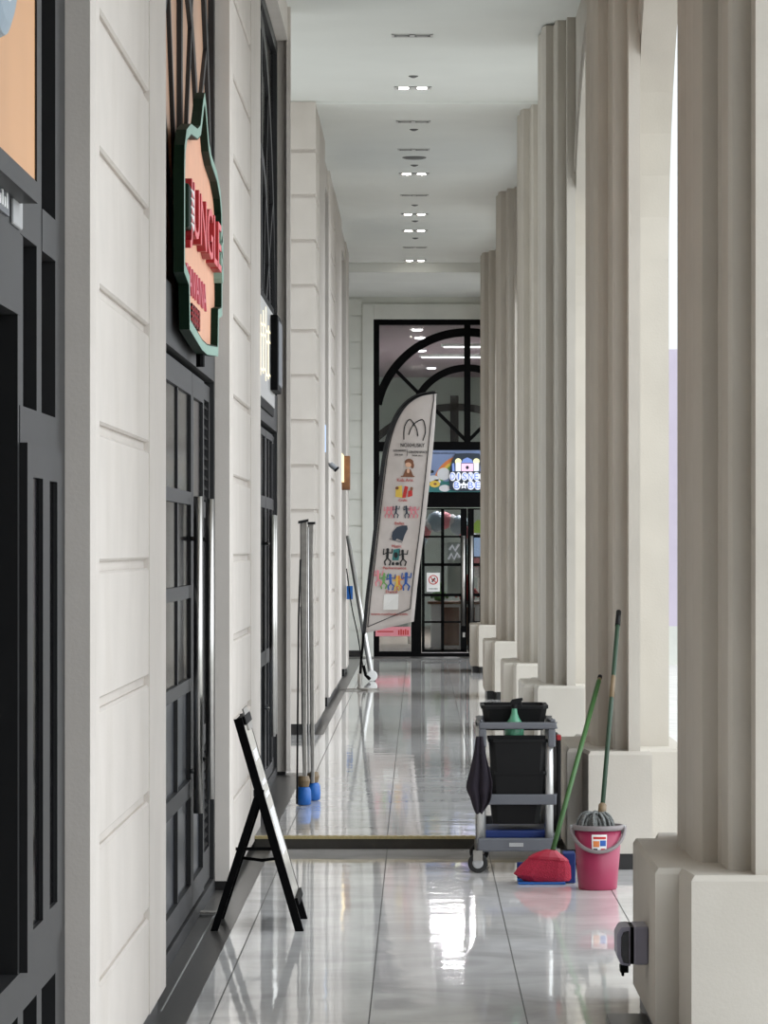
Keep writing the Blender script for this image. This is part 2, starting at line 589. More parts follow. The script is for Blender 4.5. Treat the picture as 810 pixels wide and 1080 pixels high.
# ------------------------------------------------------------------ right columns
def column(y, zb, label, ztop=None):
    """cross-shaped column on a stepped pedestal; y is the near face of the pedestal's main block"""
    ztop = ztop or ZC + 0.01
    zp = zb + 0.66
    dx = min(0.0, -0.13 * (y - 20.5) / 30)
    t = empty('column', (1.1 + dx, y + 0.67, zb), label, 'column', 'white arcade columns')
    L, R = 0.838, 1.52
    xf = Matrix.Translation(Vector((dx, 0, 0)))
    ped = [(L, y), (0.922, y), (0.945, y - 0.29), (1.30, y - 0.29), (1.30, y), (R, y), (R, y + 1.34), (1.30, y + 1.34), (1.30, y + 1.63), (0.945, y + 1.63), (0.922, y + 1.34), (L, y + 1.34)]
    def off(poly, d):
        cx, cy = 1.17, y + 0.67
        return [(px_ + (d if px_ > cx else -d), py_ + (d if py_ > cy else -d)) for px_, py_ in poly]
    m = MB(xf).prism(ped, zb + 0.09, zp - 0.02)
    m.loft([[(p[0], p[1], zp - 0.02) for p in ped], [(p[0], p[1], zp) for p in off(ped, -0.012)]])
    m.build('pedestal', 'column', t)
    MB(xf).prism(off(ped, -0.025), zb, zb + 0.09).build('plinth', 'plinth', t)
    a = y + 0.24
    sh = [(0.985, y + 0.96), (0.985, a + 0.55), (1.0, a + 0.5), (1.0, a + 0.12), (1.025, a), (1.08, a), (1.09, a - 0.04), (1.09, a - 0.31), (1.105, a - 0.33), (1.17, a - 0.33), (1.17, a - 0.5), (1.235, a - 0.5), (1.235, a), (1.43, a),
          (1.43, y + 1.1), (1.235, y + 1.1), (1.235, y + 1.5), (1.09, y + 1.5), (1.09, y + 1.1), (1.0, y + 1.1)]
    MB(xf).prism(sh, zp - 0.02, ztop).build('shaft', 'column', t)
    return t


col_e = column(12.86, 0, 'nearest white column, grey socket box on its pedestal')
col_d = column(20.5, 0, 'white column behind the pink mop bucket and the cleaning cart')
col_c = column(28.1, ZF, 'white column just beyond the cleaning cart, third from the camera')
col_b = column(33.4, ZF, 'white column with a brightly daylit narrow front face')
col_a = column(41.2, ZF, 'second to last white column on the right of the hallway')
col_z = column(49.8, ZF, 'farthest white column, beside the glass shop doors')
# the row goes on out of view; solid wall added to cut daylight
pil = MB()
for y in (5.2,):
    pil.box(0.99, 1.44, y + 0.2, y + 1.1, 0.0, ZC).box(0.84, 1.5, y, y + 1.34, 0, 0.66)
pil.box(1.255, 1.43, -26, 7.4, 0, ZC)
struct(pil, 'wall_right', 'column')


# arches between the columns
def arch_wall(y0, y1, zb, spring=3.45, rise=2.1):
    b = MB(Matrix.Translation(Vector((min(0.0, -0.13 * (y1 - 20.74) / 30), 0, 0))))
    n = 28
    cy, a = (y0 + y1) / 2, (y1 - y0) / 2
    pts = []
    for i in range(n + 1):
        t = PI * i / n
        pts.append((cy - a * math.cos(t), spring + rise * math.sin(t)))
    for (ya, za), (yb, zb_) in zip(pts, pts[1:]):
        b.prism([(ya, za), (yb, zb_), (yb, ZC + 0.01), (ya, ZC + 0.01)], 1.237, 1.43, 'x')
        # raised moulding along the arch edge
        def o(p, d):
            v = Vector((p[0] - cy, (p[1] - spring) * 1.3 + 1e-4))
            v.normalize()
            return (p[0] + v.x * d, min(p[1] + v.y * d, ZC))
        p0, p1 = (ya, za), (yb, zb_)
        b.prism([o(p0, 0.1), o(p1, 0.1), o(p1, 0.16), o(p0, 0.16)], 1.222, 1.24, 'x')
    return struct(b, 'wall_right', 'column')


arch_wall(13.95, 20.74, 0)
arch_wall(21.59, 28.34, 0)
arch_wall(34.49, 41.44, ZF)
arch_wall(42.29, 50.04, ZF)
arch_wall(50.89, 57.0, ZF)
arch_wall(7.4, 13.1, 0, 3.45, 1.9)
b = MB().box(1.255, 1.43, 29.2, 33.64, 5.62, ZC + 0.01)
struct(b, 'wall_right', 'column')

# ------------------------------------------------------------------ ceiling
b = MB().box(-1.62, 1.62, -26, 28.0, ZC, ZC + 0.3)
struct(b, 'ceiling', 'ceil')
b = MB().box(-3.2, 1.62, 28.0, BAY1, ZC + 0.025, ZC + 0.3).box(-3.2, -1.62, 27.3, 28.0, ZC + 0.025, ZC + 0.3)
struct(b, 'ceiling', 'ceil')
b = MB().box(-1.62, 1.62, BAY1, 51.85, ZC, ZC + 0.3).box(-3.2, -1.62, BAY1, 34, ZC, ZC + 0.3)
struct(b, 'ceiling', 'ceil')
b = MB().box(-1.62, 2.6, 51.85, END + 0.3, 5.73, ZC + 0.3)
struct(b, 'ceiling', 'ceil')


def ceiling_light(D, lit, label):
    z = ZC + (0.025 if 28 < D < BAY1 else 0)
    x = -0.055
    t = empty('ceiling_light', (x, D, z), label, 'ceiling light', 'twin ceiling downlights')
    fr = MB()
    w, d, h = 0.165, 0.085, 0.006
    # rim with two openings
    fr.box(x - w, x + w, D - d, D - d + 0.018, z - h, z).box(x - w, x + w, D + d - 0.018, D + d, z - h, z)
    for xa, xb in ((-w, -w + 0.02), (-0.02, 0.02), (w - 0.02, w)):
        fr.box(x + xa, x + xb, D - d, D + d, z - h, z)
    fr.build('rim', 'lamp_frame', t)
    MB().box(x - w + 0.01, x + w - 0.01, D - d + 0.01, D + d - 0.01, z - 0.003, z - 0.001).build('backplate', 'slot', t)
    for s in (-1, 1):
        MB().lathe([(0.025, -0.012), (0.044, -0.009), (0.048, -0.003)], (x + s * 0.081, D, z), 20).build('lamp', 'lamp_on' if lit else 'lamp_off', t, smooth=True)


ORD = ['nearest', 'second', 'third', 'fourth', 'farthest']
for k, D in enumerate((32.3, 39.5, 44.3, 46.6, 51.45)):
    ceiling_light(D, True, 'lit twin downlight in the white ceiling, %s of the five lit ones' % ORD[k])
for k, D in enumerate((29.0, 34.65, 37.1, 41.9, 49.2)):
    ceiling_light(D, False, 'unlit twin downlight in the white ceiling, %s of the five dark ones' % ORD[k])
o = MB().lathe([(0.04, -0.016), (0.1, -0.014), (0.125, -0.006), (0.125, 0)], (-0.05, 37.85, ZC), 28).build('ceiling_speaker', 'slot', smooth=False)
tag(o, 'dark round disc fitted flat on the white ceiling', 'ceiling speaker')
for k, D in enumerate((31.5, 35.3, 38.6, 43.1, 45.2, 47.7)):
    z = ZC + (0.025 if 28 < D < BAY1 else 0)
    t = MB().lathe([(0.01, -0.018), (0.022, -0.014), (0.042, -0.005), (0.042, 0)], (-0.05, D, z), 16).build('sprinkler', 'slot')
    tag(t, 'small dark ceiling sprinkler, %s along the row of lights' % ['nearest to the camera', 'second', 'third', 'fourth', 'fifth', 'last'][k], 'sprinkler', 'ceiling sprinklers')


# ------------------------------------------------------------------ shop fronts
def leaf(parent, xf, u0, u1, z0, z1, cells, d=-0.02, name='door_leaf', stile=0.09, mull=True, m='frame'):
    """cells: list of (za, zb, 'glass'|'panel'|'louvre') from the bottom up; the rest is rail"""
    f = MB(xf)
    th = 0.045
    f.box(u0, u0 + stile, d, d + th, z0, z1).box(u1 - stile, u1, d, d + th, z0, z1)
    zc = z0
    for za, zb, k in cells:
        f.box(u0 + stile, u1 - stile, d, d + th, zc, za)
        zc = zb
    f.box(u0 + stile, u1 - stile, d, d + th, zc, z1)
    um = (u0 + u1) / 2
    if mull:
        for za, zb, k in cells:
            f.box(um - 0.025, um + 0.025, d + 0.004, d + th, za, zb)
    o = f.build(name, m, parent)
    for za, zb, k in cells:
        if k == 'glass':
            MB(xf).box(u0 + stile, u1 - stile, d + 0.012, d + 0.018, za, zb).build('pane', 'pane', o)
        elif k == 'clear':
            MB(xf).box(u0 + stile, u1 - stile, d + 0.03, d + 0.036, za, zb).build('pane', 'glass', o)
        elif k == 'panel':
            MB(xf).box(u0 + stile, u1 - stile, d + 0.022, d + 0.036, za, zb).build('panel', 'panel', o)
        else:
            g = MB(xf)
            g.box(u0 + stile, u1 - stile, d + 0.034, d + 0.04, za, zb)
            n = max(3, int((zb - za) / 0.05))
            for i in range(n):
                zz = za + (zb - za) * i / n
                hh = (zb - za) / n
                g.prism([(d + 0.006, zz + 0.2 * hh), (d + 0.006, zz + 0.35 * hh), (d + 0.034, zz + hh), (d + 0.034, zz + 0.8 * hh)], u0 + stile, u1 - stile, 'x')
            g.build('louvre', 'black', o)
    return o


def handle(parent, xf, u, za, zb, d=-0.02, r=0.022, off=0.055):
    h = MB(xf)
    h.tube([(u, d - off, za), (u, d - off, zb)], r, 14)
    for z in (za + 0.2, zb - 0.2):
        h.tube([(u, d, z), (u, d - off, z)], 0.011, 8)
    return h.build('handle', 'steel', parent, smooth=True)


def upper_window(parent, xf, u0, u1, z0, z1, pane, m='frame', R=None, r=None, wo=0.12, zc=None):
    f = MB(xf @ Matrix.Translation((0, -0.02 if pane != 'glass' else 0, 0)) @ Matrix.Scale(0.3 if pane != 'glass' else 1, 4, (0, 1, 0)))
    uc, half = (u0 + u1) / 2, (u1 - u0) / 2
    zc = zc or z0
    R = R or min(half + 0.24, z1 - z0 - 0.1)
    r = r or R * 0.64
    f.arc(uc, zc, R, wo, -0.03, 0.05, half + 0.035, z0, 60)
    f.arc(uc, zc, r, wo * 0.85, -0.025, 0.045, half, z0)
    if zc > z0:
        f.box(uc - r - wo * 0.42, uc - r + wo * 0.42, -0.025, 0.045, z0, zc).box(uc + r - wo * 0.42, uc + r + wo * 0.42, -0.025, 0.045, z0, zc)
    f.box(uc - 0.05, uc + 0.05, -0.035, 0.055, z0, z1)
    for ang in (35, 60, 120, 145) if half > 1.9 else (45, 135):
        c, s = math.cos(math.radians(ang)), math.sin(math.radians(ang))
        rr = R if zc == z0 else R + 0.2
        f.bar((uc, z0), (uc + c * rr, z0 + s * rr), 0.055, -0.02, 0.04)
    f.build('arched_mullion', m, parent)
    dp = 0.056 if pane == 'glass' else -0.008
    MB(xf).box(u0, u1, dp, dp + 0.006, z0, z1).build('upper_pane', pane, parent)


def left_front(D0, D1, label, zb, z_head=2.66, pane='pane', zt=5.6):
    t = empty('shopfront', (SX, D0, zb), label, 'shop front', 'black shop fronts along the left wall', rz=PI / 2)
    xf = MW[t]
    W = D1 - D0
    f = MB(xf)
    f.box(0, 0.09, -0.04, 0.08, 0.0, zt - zb).box(W - 0.09, W, -0.04, 0.08, 0.0, zt - zb)
    f.box(0.09, W - 0.09, -0.04, 0.08, zt - zb - 0.09, zt - zb)
    f.box(0.09, W - 0.09, -0.04, 0.08, 0.0, 0.07)
    f.box(0.09, W - 0.09, -0.045, 0.08, z_head - zb, z_head - zb + 0.27)
    f.build('frame', 'frame', t)
    upper_window(t, xf, 0.09, W - 0.09, z_head - zb + 0.27, zt - zb - 0.09, pane)
    # dark shop behind the glass
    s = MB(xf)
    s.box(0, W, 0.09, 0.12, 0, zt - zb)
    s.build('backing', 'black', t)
    return t, xf, W


# shop with the green board
t, xf, W = left_front(14.04, 18.99, 'black shop front with steel bar handles under the green signboard', 0, pane='tanfilm')
U = lambda D: D - 14.04
cells = [(0.20, 0.62, 'panel'), (0.70, 1.12, 'panel'), (1.18, 1.56, 'glass'), (1.62, 2.0, 'glass'), (2.06, 2.52, 'glass')]
leaf(t, xf, 0.1, U(15.3), 0.08, 2.63, cells, name='side_panel')
a = leaf(t, xf, U(15.32), U(17.25), 0.08, 2.63, cells, d=-0.03)
handle(a, xf, U(17.15), 0.54, 2.04, d=-0.03, off=0.034)
c = leaf(t, xf, U(17.27), U(18.2), 0.08, 2.63, [(0.2, 0.62, 'panel'), (0.72, 1.95, 'glass'), (2.03, 2.52, 'glass')], d=-0.03, mull=False)
handle(c, xf, U(18.12), 0.54, 2.04, d=-0.03, off=0.034)
leaf(t, xf, U(18.22), U(18.88), 0.08, 2.63, [(0.25, 0.8, 'louvre'), (0.9, 1.95, 'glass'), (2.03, 2.55, 'louvre')], name='side_panel', mull=False)
MB(xf).box(U(17.66), U(17.76), -0.12, -0.02, 0.012, 0.02).build('floor_plate', 'alu', t)

# nearest shop
t = empty('shopfront', (SX, 5.3, 0), 'nearest black shop front, beneath the tan sign with a blue disc', 'shop front', 'black shop fronts along the left wall', rz=PI / 2)
xf = MW[t]
U = lambda D: D - 5.3
f = MB(xf)
Wd = 10.95 - 5.3
f.box(U(10.66), Wd, -0.04, 0.08, 0, 5.6)
f.box(U(10.14), U(10.27), -0.04, 0.08, 0, 5.6)
f.box(U(9.66), U(9.79), -0.04, 0.08, 0, 2.7)
f.box(0, 0.1, -0.04, 0.08, 0, 5.6)
f.box(0.1, U(10.14), -0.042, 0.08, 2.64, 2.9)
f.box(U(10.27), U(10.66), -0.042, 0.08, 2.64, 2.76)
f.box(0.1, U(10.14), -0.042, 0.08, 2.9, 5.6)
f.box(U(9.7), U(10.7), -0.042, 0.08, 2.08, 2.18)
f.box(0.1, U(9.7), -0.042, 0.08, 2.42, 2.64)
f.box(0.1, U(10.66), -0.042, 0.08, 5.5, 5.6)
f.box(0.1, U(10.66), -0.042, 0.08, 0.55, 0.66).box(0.1, U(10.66), -0.042, 0.08, 0, 0.09)
f.build('frame', 'frame', t)
for a, c, z0, z1 in ((10.27, 10.66, 2.76, 5.5), (9.79, 10.14, 2.18, 2.64), (10.27, 10.66, 2.18, 2.64), (9.79, 10.14, 0.09, 0.55), (10.27, 10.66, 0.09, 0.55)):
    MB(xf).box(U(a), U(c), 0.02, 0.03, z0, z1).build('pane', 'pane', t)
for a, c, dd in ((9.70, 10.24, -0.062), (10.26, 10.76, -0.05)):
    leaf(t, xf, U(a), U(c), 0.66, 2.08, [(0.76, 1.99, 'glass')], d=dd, name='shutter_leaf', mull=False, stile=0.14)
o = leaf(t, xf, U(7.9), U(9.62), 0.09, 2.4, [(0.3, 0.9, 'glass'), (1.0, 2.3, 'glass')], d=0.03, m='black')
o = leaf(t, xf, U(6.1), U(7.88), 0.09, 2.4, [(0.3, 0.9, 'glass'), (1.0, 2.3, 'glass')], d=0.03, m='black')
handle(o, xf, U(8.02), 0.6, 1.9, d=0.0)
leaf(t, xf, 0.1, U(6.08), 0.09, 2.4, [(0.3, 0.9, 'glass'), (1.0, 2.3, 'glass')], d=0.03, name='side_panel', m='black')
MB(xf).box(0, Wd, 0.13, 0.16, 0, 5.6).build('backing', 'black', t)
MB(xf).box(U(9.46), U(9.68), -0.052, -0.04, 2.645, 2.725).build('switch_plate', 'ltgrey', t, bevel=0.006)
p = MB(xf).box(U(8.6), U(9.38), -0.05, -0.042, 2.655, 2.735).build('notice_strip', 'greyplastic', t)
g = MB(xf)
for i in range(14):
    g.box(U(8.64) + 0.05 * i, U(8.64) + 0.05 * i + 0.03, -0.053, -0.05, 2.67, 2.695 + 0.02 * (i % 2))
g.build('lettering', 'white', p)

# third shop, half hidden
t, xf, W = left_front(22.41, 27.35, 'black shop front with the glowing sign, beyond the second white pier', ZF)
U = lambda D: D - 22.41
cells = [(0.15, 0.9, 'panel'), (1.0, 2.0, 'glass'), (2.08, 2.5, 'glass')]
leaf(t, xf, 0.1, U(24.2), 0.07, 2.55, cells, name='side_panel')
a = leaf(t, xf, U(24.22), U(25.5), 0.07, 2.55, cells, d=-0.03)
handle(a, xf, U(25.35), 0.4, 1.95, d=-0.03)
a = leaf(t, xf, U(25.52), U(26.7), 0.07, 2.55, cells, d=-0.03)
handle(a, xf, U(25.67), 0.4, 1.95, d=-0.03)
leaf(t, xf, U(26.72), W - 0.09, 0.07, 2.55, cells, name='side_panel')

# far shops
for D0, D1, lab in ((36.42, 39.18, 'narrow dark shop front beyond the open passage, under the blue sign'), (45.22, 48.28, 'farthest dark shop front on the left, under the amber sign')):
    t, xf, W = left_front(D0, D1, lab, ZF)
    cells = [(0.15, 0.9, 'panel'), (1.0, 2.5, 'glass')]
    a = leaf(t, xf, 0.1, W / 2 - 0.01, 0.07, 2.55, cells, d=-0.03)
    handle(a, xf, W / 2 - 0.12, 0.4, 1.9, d=-0.03)
    a = leaf(t, xf, W / 2 + 0.01, W - 0.1, 0.07, 2.55, cells, d=-0.03)
    handle(a, xf, W / 2 + 0.12, 0.4, 1.9, d=-0.03)

# ------------------------------------------------------------------ signs on the left
# green board: outline in (D, z)
t = empty('signboard', (-1.05, 16.75, 2.7), 'green edged peach signboard with red raised letters and a pointed top', 'sign')
half = [(0.0, 3.90), (0.10, 3.86), (0.2, 3.79), (0.33, 3.71), (0.55, 3.67), (1.0, 3.64), (1.3, 3.58), (1.43, 3.5), (1.47, 3.38), (1.47, 2.96), (1.15, 2.93), (1.1, 2.74), (0.2, 2.70)]
CY = 16.75
out = [(CY + u, z) for u, z in half] + [(CY - u, z) for u, z in reversed(half[1:])]


def inset_poly(P_, d):
    n_ = len(P_)
    ar = sum(P_[i][0] * P_[(i + 1) % n_][1] - P_[(i + 1) % n_][0] * P_[i][1] for i in range(n_))
    sg = 1 if ar > 0 else -1
    res = []
    for i in range(n_):
        p, q, r_ = Vector(P_[i - 1]), Vector(P_[i]), Vector(P_[(i + 1) % n_])
        a_, b_ = (q - p).normalized(), (r_ - q).normalized()
        m_ = Vector((-a_.y, a_.x)) + Vector((-b_.y, b_.x))
        m_ = m_ / max(0.6, m_.length_squared / 2)
        res.append(tuple(q + m_ * d * sg))
    return res


inn = inset_poly(out, 0.05)
g = MB()
g.loft([[(-1.036, y, z) for y, z in inn], [(-1.036, y, z) for y, z in out], [(-0.991, y, z) for y, z in out], [(-0.991, y, z) for y, z in inn], [(-1.03, y, z) for y, z in inn]], cap=False)
g.build('rim', 'green', t)
g = MB()
g.loft([[(-0.9905, y, z) for y, z in inset_poly(out, 0.044)], [(-0.989, y, z) for y, z in inset_poly(out, 0.042)], [(-0.989, y, z) for y, z in inset_poly(out, 0.006)], [(-0.9905, y, z) for y, z in out]], cap=False)
g.build('rim_face', 'mint', t)
MB().prism(inn, -1.036, -1.026, 'x').build('face', 'peach', t)
XF_ = -1.026
g = MB()
add_text(g, 'JUNGLE', lambda u, v, w: (XF_ + 0.04 * w, 15.6 + 2.45 * u, 3.09 + 0.31 * v))
lt = g.build('lettering', 'deepred', t)
g = MB()
add_text(g, 'JUNGLE', lambda u, v, w: (XF_ + 0.04 + 0.002 * w, 15.6 + 2.45 * u, 3.09 + 0.31 * v))
g.build('letter_face', 'letter_glare', lt)  # thin front copy carries the painted glare
g = MB()
add_text(g, 'SAVANA', lambda u, v, w: (XF_ + 0.01 * w, 15.85 + 1.5 * u, 2.925 + 0.125 * v))
g.build('lettering', 'pinkred', t)
g = MB()
for i in range(4):
    y0 = 16.2 + 0.16 * i
    for k in range(4):
        g.box(XF_, XF_ + 0.012, y0, y0 + 0.12, 2.80 + 0.026 * k, 2.812 + 0.026 * k)
    for k in range(3):
        g.box(XF_, XF_ + 0.012, y0 + 0.05 * k, y0 + 0.05 * k + 0.02, 2.80, 2.892)
g.build('small_characters', 'deepred', t)
o = MB().box(XF_, XF_ + 0.041, 15.52, 15.86, 3.17, 3.36).build('emblem', 'green', t, bevel=0.01)
g = MB()
for k in range(5):
    z = 3.18 + 0.036 * k
    g.prism([(15.84, z), (15.84, z + 0.03), (15.62, z + 0.02)], XF_ + 0.041, XF_ + 0.044, 'x')
g.build('leaf_mark', 'white', o)
g = MB()
for k, (yy, zz, rr) in enumerate(((18.1, 3.36, 0.05), (18.14, 3.30, 0.06), (18.1, 3.23, 0.05), (18.16, 3.17, 0.05))):
    g.prism([(yy + rr * math.cos(2 * PI * i / 10) * 1.4, zz + rr * math.sin(2 * PI * i / 10)) for i in range(10)], XF_, XF_ + 0.042, 'x')
g.build('leaf_ornament', 'mint', t)
MB().tube([(-1.02, 16.9, 2.72), (-1.02, 16.9, 2.64)], 0.02, 8).build('bracket', 'black', t)

# tan sign of the nearest shop
t = empty('signboard', (SX + 0.05, 7.5, 2.7), 'tan box sign with a blue and white disc in a dark frame', 'sign')
y0, y1, z0, z1 = 5.7, 9.6, 2.71, 4.15
f = MB()
f.box(SX + 0.03, SX + 0.1, y0, y1, z0, z0 + 0.055).box(SX + 0.03, SX + 0.1, y0, y1, z1 - 0.055, z1)
f.box(SX + 0.03, SX + 0.1, y0, y0 + 0.02, z0 + 0.055, z1 - 0.055).box(SX + 0.03, SX + 0.1, y1 - 0.02, y1, z0 + 0.055, z1 - 0.055)
f.build('frame', 'frame', t)
MB().box(SX + 0.05, SX + 0.094, y0 + 0.02, y1 - 0.02, z0 + 0.055, z1 - 0.055).build('face', 'tan', t)
d = MB().lathe([(0.30, 0.03), (0.33, 0.02), (0.34, 0.0)], (SX + 0.094, 8.68, 3.36), 40, 'x').build('disc', 'skyblue', t)
MB().lathe([(0.25, 0.002), (0.25, 0.0)], (SX + 0.124, 8.68, 3.36), 40, 'x').build('inner_disc', 'white', d)

# glowing sign of the third shop
t = empty('signboard', (SX + 0.05, 24.8, 2.8), 'pale box sign with glowing letters between two white piers', 'sign')
MB().box(SX + 0.045, SX + 0.06, 23.2, 26.2, 2.74, 3.52).build('frame', 'black', t)
MB().box(SX + 0.06, SX + 0.068, 23.35, 26.15, 2.80, 3.46).build('face', 'silver', t)
g = MB()
for i in range(4):
    y_ = 23.75 + 0.42 * i
    g.box(SX + 0.068, SX + 0.071, y_, y_ + 0.07, 2.93 + 0.03 * (i % 2), 3.33 + 0.05 * (i % 3))
    for z_ in (2.97, 3.2, 3.27):
        g.box(SX + 0.068, SX + 0.0705, y_ + 0.07, y_ + 0.34, z_ + 0.02 * (i % 2), z_ + 0.012 + 0.02 * (i % 2))
g.build('lettering', 'glow', t)
t = empty('blade_sign', (SX + 0.05, 25.7, 2.9), 'black box sign standing out from the wall beside the glowing sign', 'sign')
MB().box(SX + 0.068, SX + 0.12, 25.4, 26.1, 2.9, 3.43).build('box', 'black', t, bevel=0.006)
MB().box(SX + 0.12, SX + 0.126, 25.44, 26.06, 2.94, 3.39).build('face', 'greyplastic', t)
# blue sign
t = empty('signboard', (SX + 0.05, 38, 3), 'pale blue lit sign on the narrow far shop front', 'sign')
MB().box(SX + 0.045, SX + 0.1, 37.2, 39.1, 2.78, 3.15).build('box', 'greyplastic', t, bevel=0.01)
MB().box(SX + 0.1, SX + 0.106, 37.25, 39.05, 2.82, 3.11).build('face', 'blueglow', t)
# amber sign
t = empty('signboard', (SX + 0.05, 46.6, 2.8), 'small amber lit sign standing out past the far left shop', 'sign')
MB().box(SX + 0.04, -0.985, 45.9, 47.6, 2.65, 3.0).build('face', 'amber', t)
MB().box(SX + 0.04, -0.905, 47.6, 47.72, 2.55, 3.0).build('box', 'wood', t, bevel=0.01)

# cctv camera on the far pier
t = empty('security_camera', px(347, 490, 39.2), 'small white security camera on the far left pier', 'security camera')
P = lambda x, y, D=39.1: px(x, y, D)
MB().tube([P(346.5, 489), P(351, 490)], 0.012, 10).build('bracket', 'ltgrey', t, smooth=True)
c0 = P(348.5, 489.5, 39.05)
MB().tube([c0, c0 + Vector((0.065, -0.02, -0.055))], 0.03, 14).build('body', 'ltgrey', t)
MB().tube([c0 + Vector((0.063, -0.02, -0.053)), c0 + Vector((0.072, -0.022, -0.061))], 0.034, 14).build('hood', 'black', t)
# small blue notice plate
t = MB().box(px(365.5, 620, 48.26).x, px(372, 620, 48.26).x - 0.0, 48.27, 48.3, px(0, 632, 48.3).z, px(0, 618, 48.3).z)
o = t.build('notice_plate', 'blue')
tag(o, 'small blue notice plate fixed low on the last left pier', 'notice')

# ------------------------------------------------------------------ end wall and its shop front
k = END / F
ex = lambda x: (x - VX) * k
ez = lambda y: H - (y - VY) * k
FX0, FX1 = ex(394), ex(394) + 2 * (ex(492.8) - ex(394))
FC = ex(492.8)
ZT = ez(337)
b = MB()
b.box(-1.7, ex(382), END, END + 0.25, ZF + 0.1, ZC)
zs = [1.72 + 0.413 * i for i in range(-3, 12)]
zs = [z for z in zs if ZF + 0.1 < z < 5.7]
ed = [ZF + 0.1] + zs + [5.72]
for i in range(len(ed) - 1):
    b.box(-1.6, ex(382), END - 0.022, END, ed[i] + (0.012 if i else 0), ed[i + 1] - 0.012)
b.box(ex(382), FX1 + 0.18, END, END + 0.25, ZT, ZC)
b.box(FX1, 3.2, END, END + 0.25, ZF, ZC)
struct(b, 'wall_back', 'end')
b = MB()
b.box(ex(382), FX0, END - 0.05, END + 0.2, ZF + 0.0, ZT + 0.235).box(FX0, FX1, END - 0.05, END + 0.2, ZT, ZT + 0.235).box(FX1, FX1 + 0.17, END - 0.05, END + 0.2, ZF, ZT + 0.235)
struct(b, 'trim_7', 'end', bevel=0.008)
b = MB().box(-1.6, ex(382), END - 0.03, END, ZF, ZF + 0.1)
struct(b, 'baseboard_back', 'plinth')

t = empty('shopfront', (0, END, ZF), 'black arched shop front with glass doors closing the end of the hallway', 'shop front')
xf = Matrix.Translation(Vector((0, END, 0)))
f = MB(xf)
jw = 0.09
f.box(FX0, FX0 + jw, -0.04, 0.1, ZF, ZT).box(FX1 - jw, FX1, -0.04, 0.1, ZF, ZT).box(FX0 + jw, FX1 - jw, -0.04, 0.1, ZT - 0.085, ZT)
f.box(FX0 + jw, FX1 - jw, -0.04, 0.1, ez(476), ez(466))
f.box(FX0 + jw, FX1 - jw, -0.04, 0.1, ez(535), ez(519))
f.box(FX0 + jw, FX1 - jw, -0.04, 0.1, ZF, ZF + 0.06)
DL = ex(444.5)
DR = 2 * FC - DL
f.box(DL - 0.16, DL, -0.04, 0.1, ZF + 0.06, ez(535)).box(DR, DR + 0.16, -0.04, 0.1, ZF + 0.06, ez(535))
f.build('frame', 'black', t)
upper_window(t, xf, FX0 + jw, FX1 - jw, ez(466), ZT - 0.085, 'glass', m='black', R=1.44, r=0.88, wo=0.13, zc=ez(447))


def grid_leaf(u0, u1):
    f = MB(xf)
    d0, d1 = -0.02, 0.03
    z0, z1 = ZF + 0.07, ez(536)
    sw = 0.07
    xs = [u0, u0 + 0.04, None, None]
    rows = [(685, 657), (655, 629), (626, 597), (594, 567), (565, 537.5)]
    f.box(u0, u0 + 0.045, d0, d1, z0, z1).box(u1 - 0.10, u1, d0, d1, z0, z1) if u0 < FC - 0.1 and u1 <= FC + 0.01 else f.box(u0, u0 + 0.10, d0, d1, z0, z1).box(u1 - 0.045, u1, d0, d1, z0, z1)
    zc = z0
    for a, c in rows:
        f.box(u0 + 0.04, u1 - 0.04, d0, d1, zc, ez(a))
        zc = ez(c)
    f.box(u0 + 0.04, u1 - 0.04, d0, d1, zc, z1)
    um = ex(466.8) if u1 <= FC + 0.01 else 2 * FC - ex(466.8)
    f.box(um - 0.025, um + 0.025, d0, d1, z0, z1)
    o = f.build('door_leaf', 'black', t)
    MB(xf).box(u0 + 0.03, u1 - 0.03, 0.002, 0.01, z0 + 0.05, z1 - 0.02).build('pane', 'glass', o)
    return o


l1 = grid_leaf(DL + 0.005, FC - 0.004)
l2 = grid_leaf(FC + 0.004, DR - 0.005)
for o, u in ((l1, ex(488.7)), (l2, ex(497.0))):
    handle(o, xf, u, ez(660), ez(565), r=0.03, off=0.06)
MB(xf).box(ex(488), ex(490.5), -0.035, -0.02, ez(672), ez(667)).build('lock', 'steel', l1)
MB(xf).box(FX0 + jw, DL - 0.16, 0.02, 0.03, ZF + 0.06, ez(535)).build('pane', 'glass', t)
MB(xf).box(DR + 0.16, FX1 - jw, 0.02, 0.03, ZF + 0.06, ez(535)).build('pane', 'glass', t)
MB(xf).box(FX0 + jw, DL - 0.16, -0.03, 0.06, ez(694), ez(687)).build('bottom_rail', 'black', t)
# no entry notice
n = MB(xf).box(ex(450), ex(464), -0.03, -0.022, ez(624), ez(604)).build('door_notice', 'white', l1)
g = MB(xf)
cx, cz = ex(457), ez(611.5)
g.arc(cx, cz, 0.068, 0.014, -0.036, -0.03, 1, -9, 20)
for i in range(20):
    a0, a1 = PI + PI * i / 20, PI + PI * (i + 1) / 20
    g.prism([(cx + 0.061 * math.cos(a0), cz + 0.061 * math.sin(a0)), (cx + 0.075 * math.cos(a0), cz + 0.075 * math.sin(a0)), (cx + 0.075 * math.cos(a1), cz + 0.075 * math.sin(a1)), (cx + 0.061 * math.cos(a1), cz + 0.061 * math.sin(a1))], -0.036, -0.03, 'y')
g.bar((cx - 0.05, cz + 0.05), (cx + 0.05, cz - 0.05), 0.014, -0.036, -0.03)
g.build('prohibition_ring', 'redink', n)
g = MB(xf)
g.bar((cx - 0.02, cz - 0.035), (cx + 0.025, cz + 0.03), 0.02, -0.034, -0.03)
g.bar((cx - 0.03, cz + 0.0), (cx + 0.03, cz + 0.008), 0.012, -0.034, -0.03)
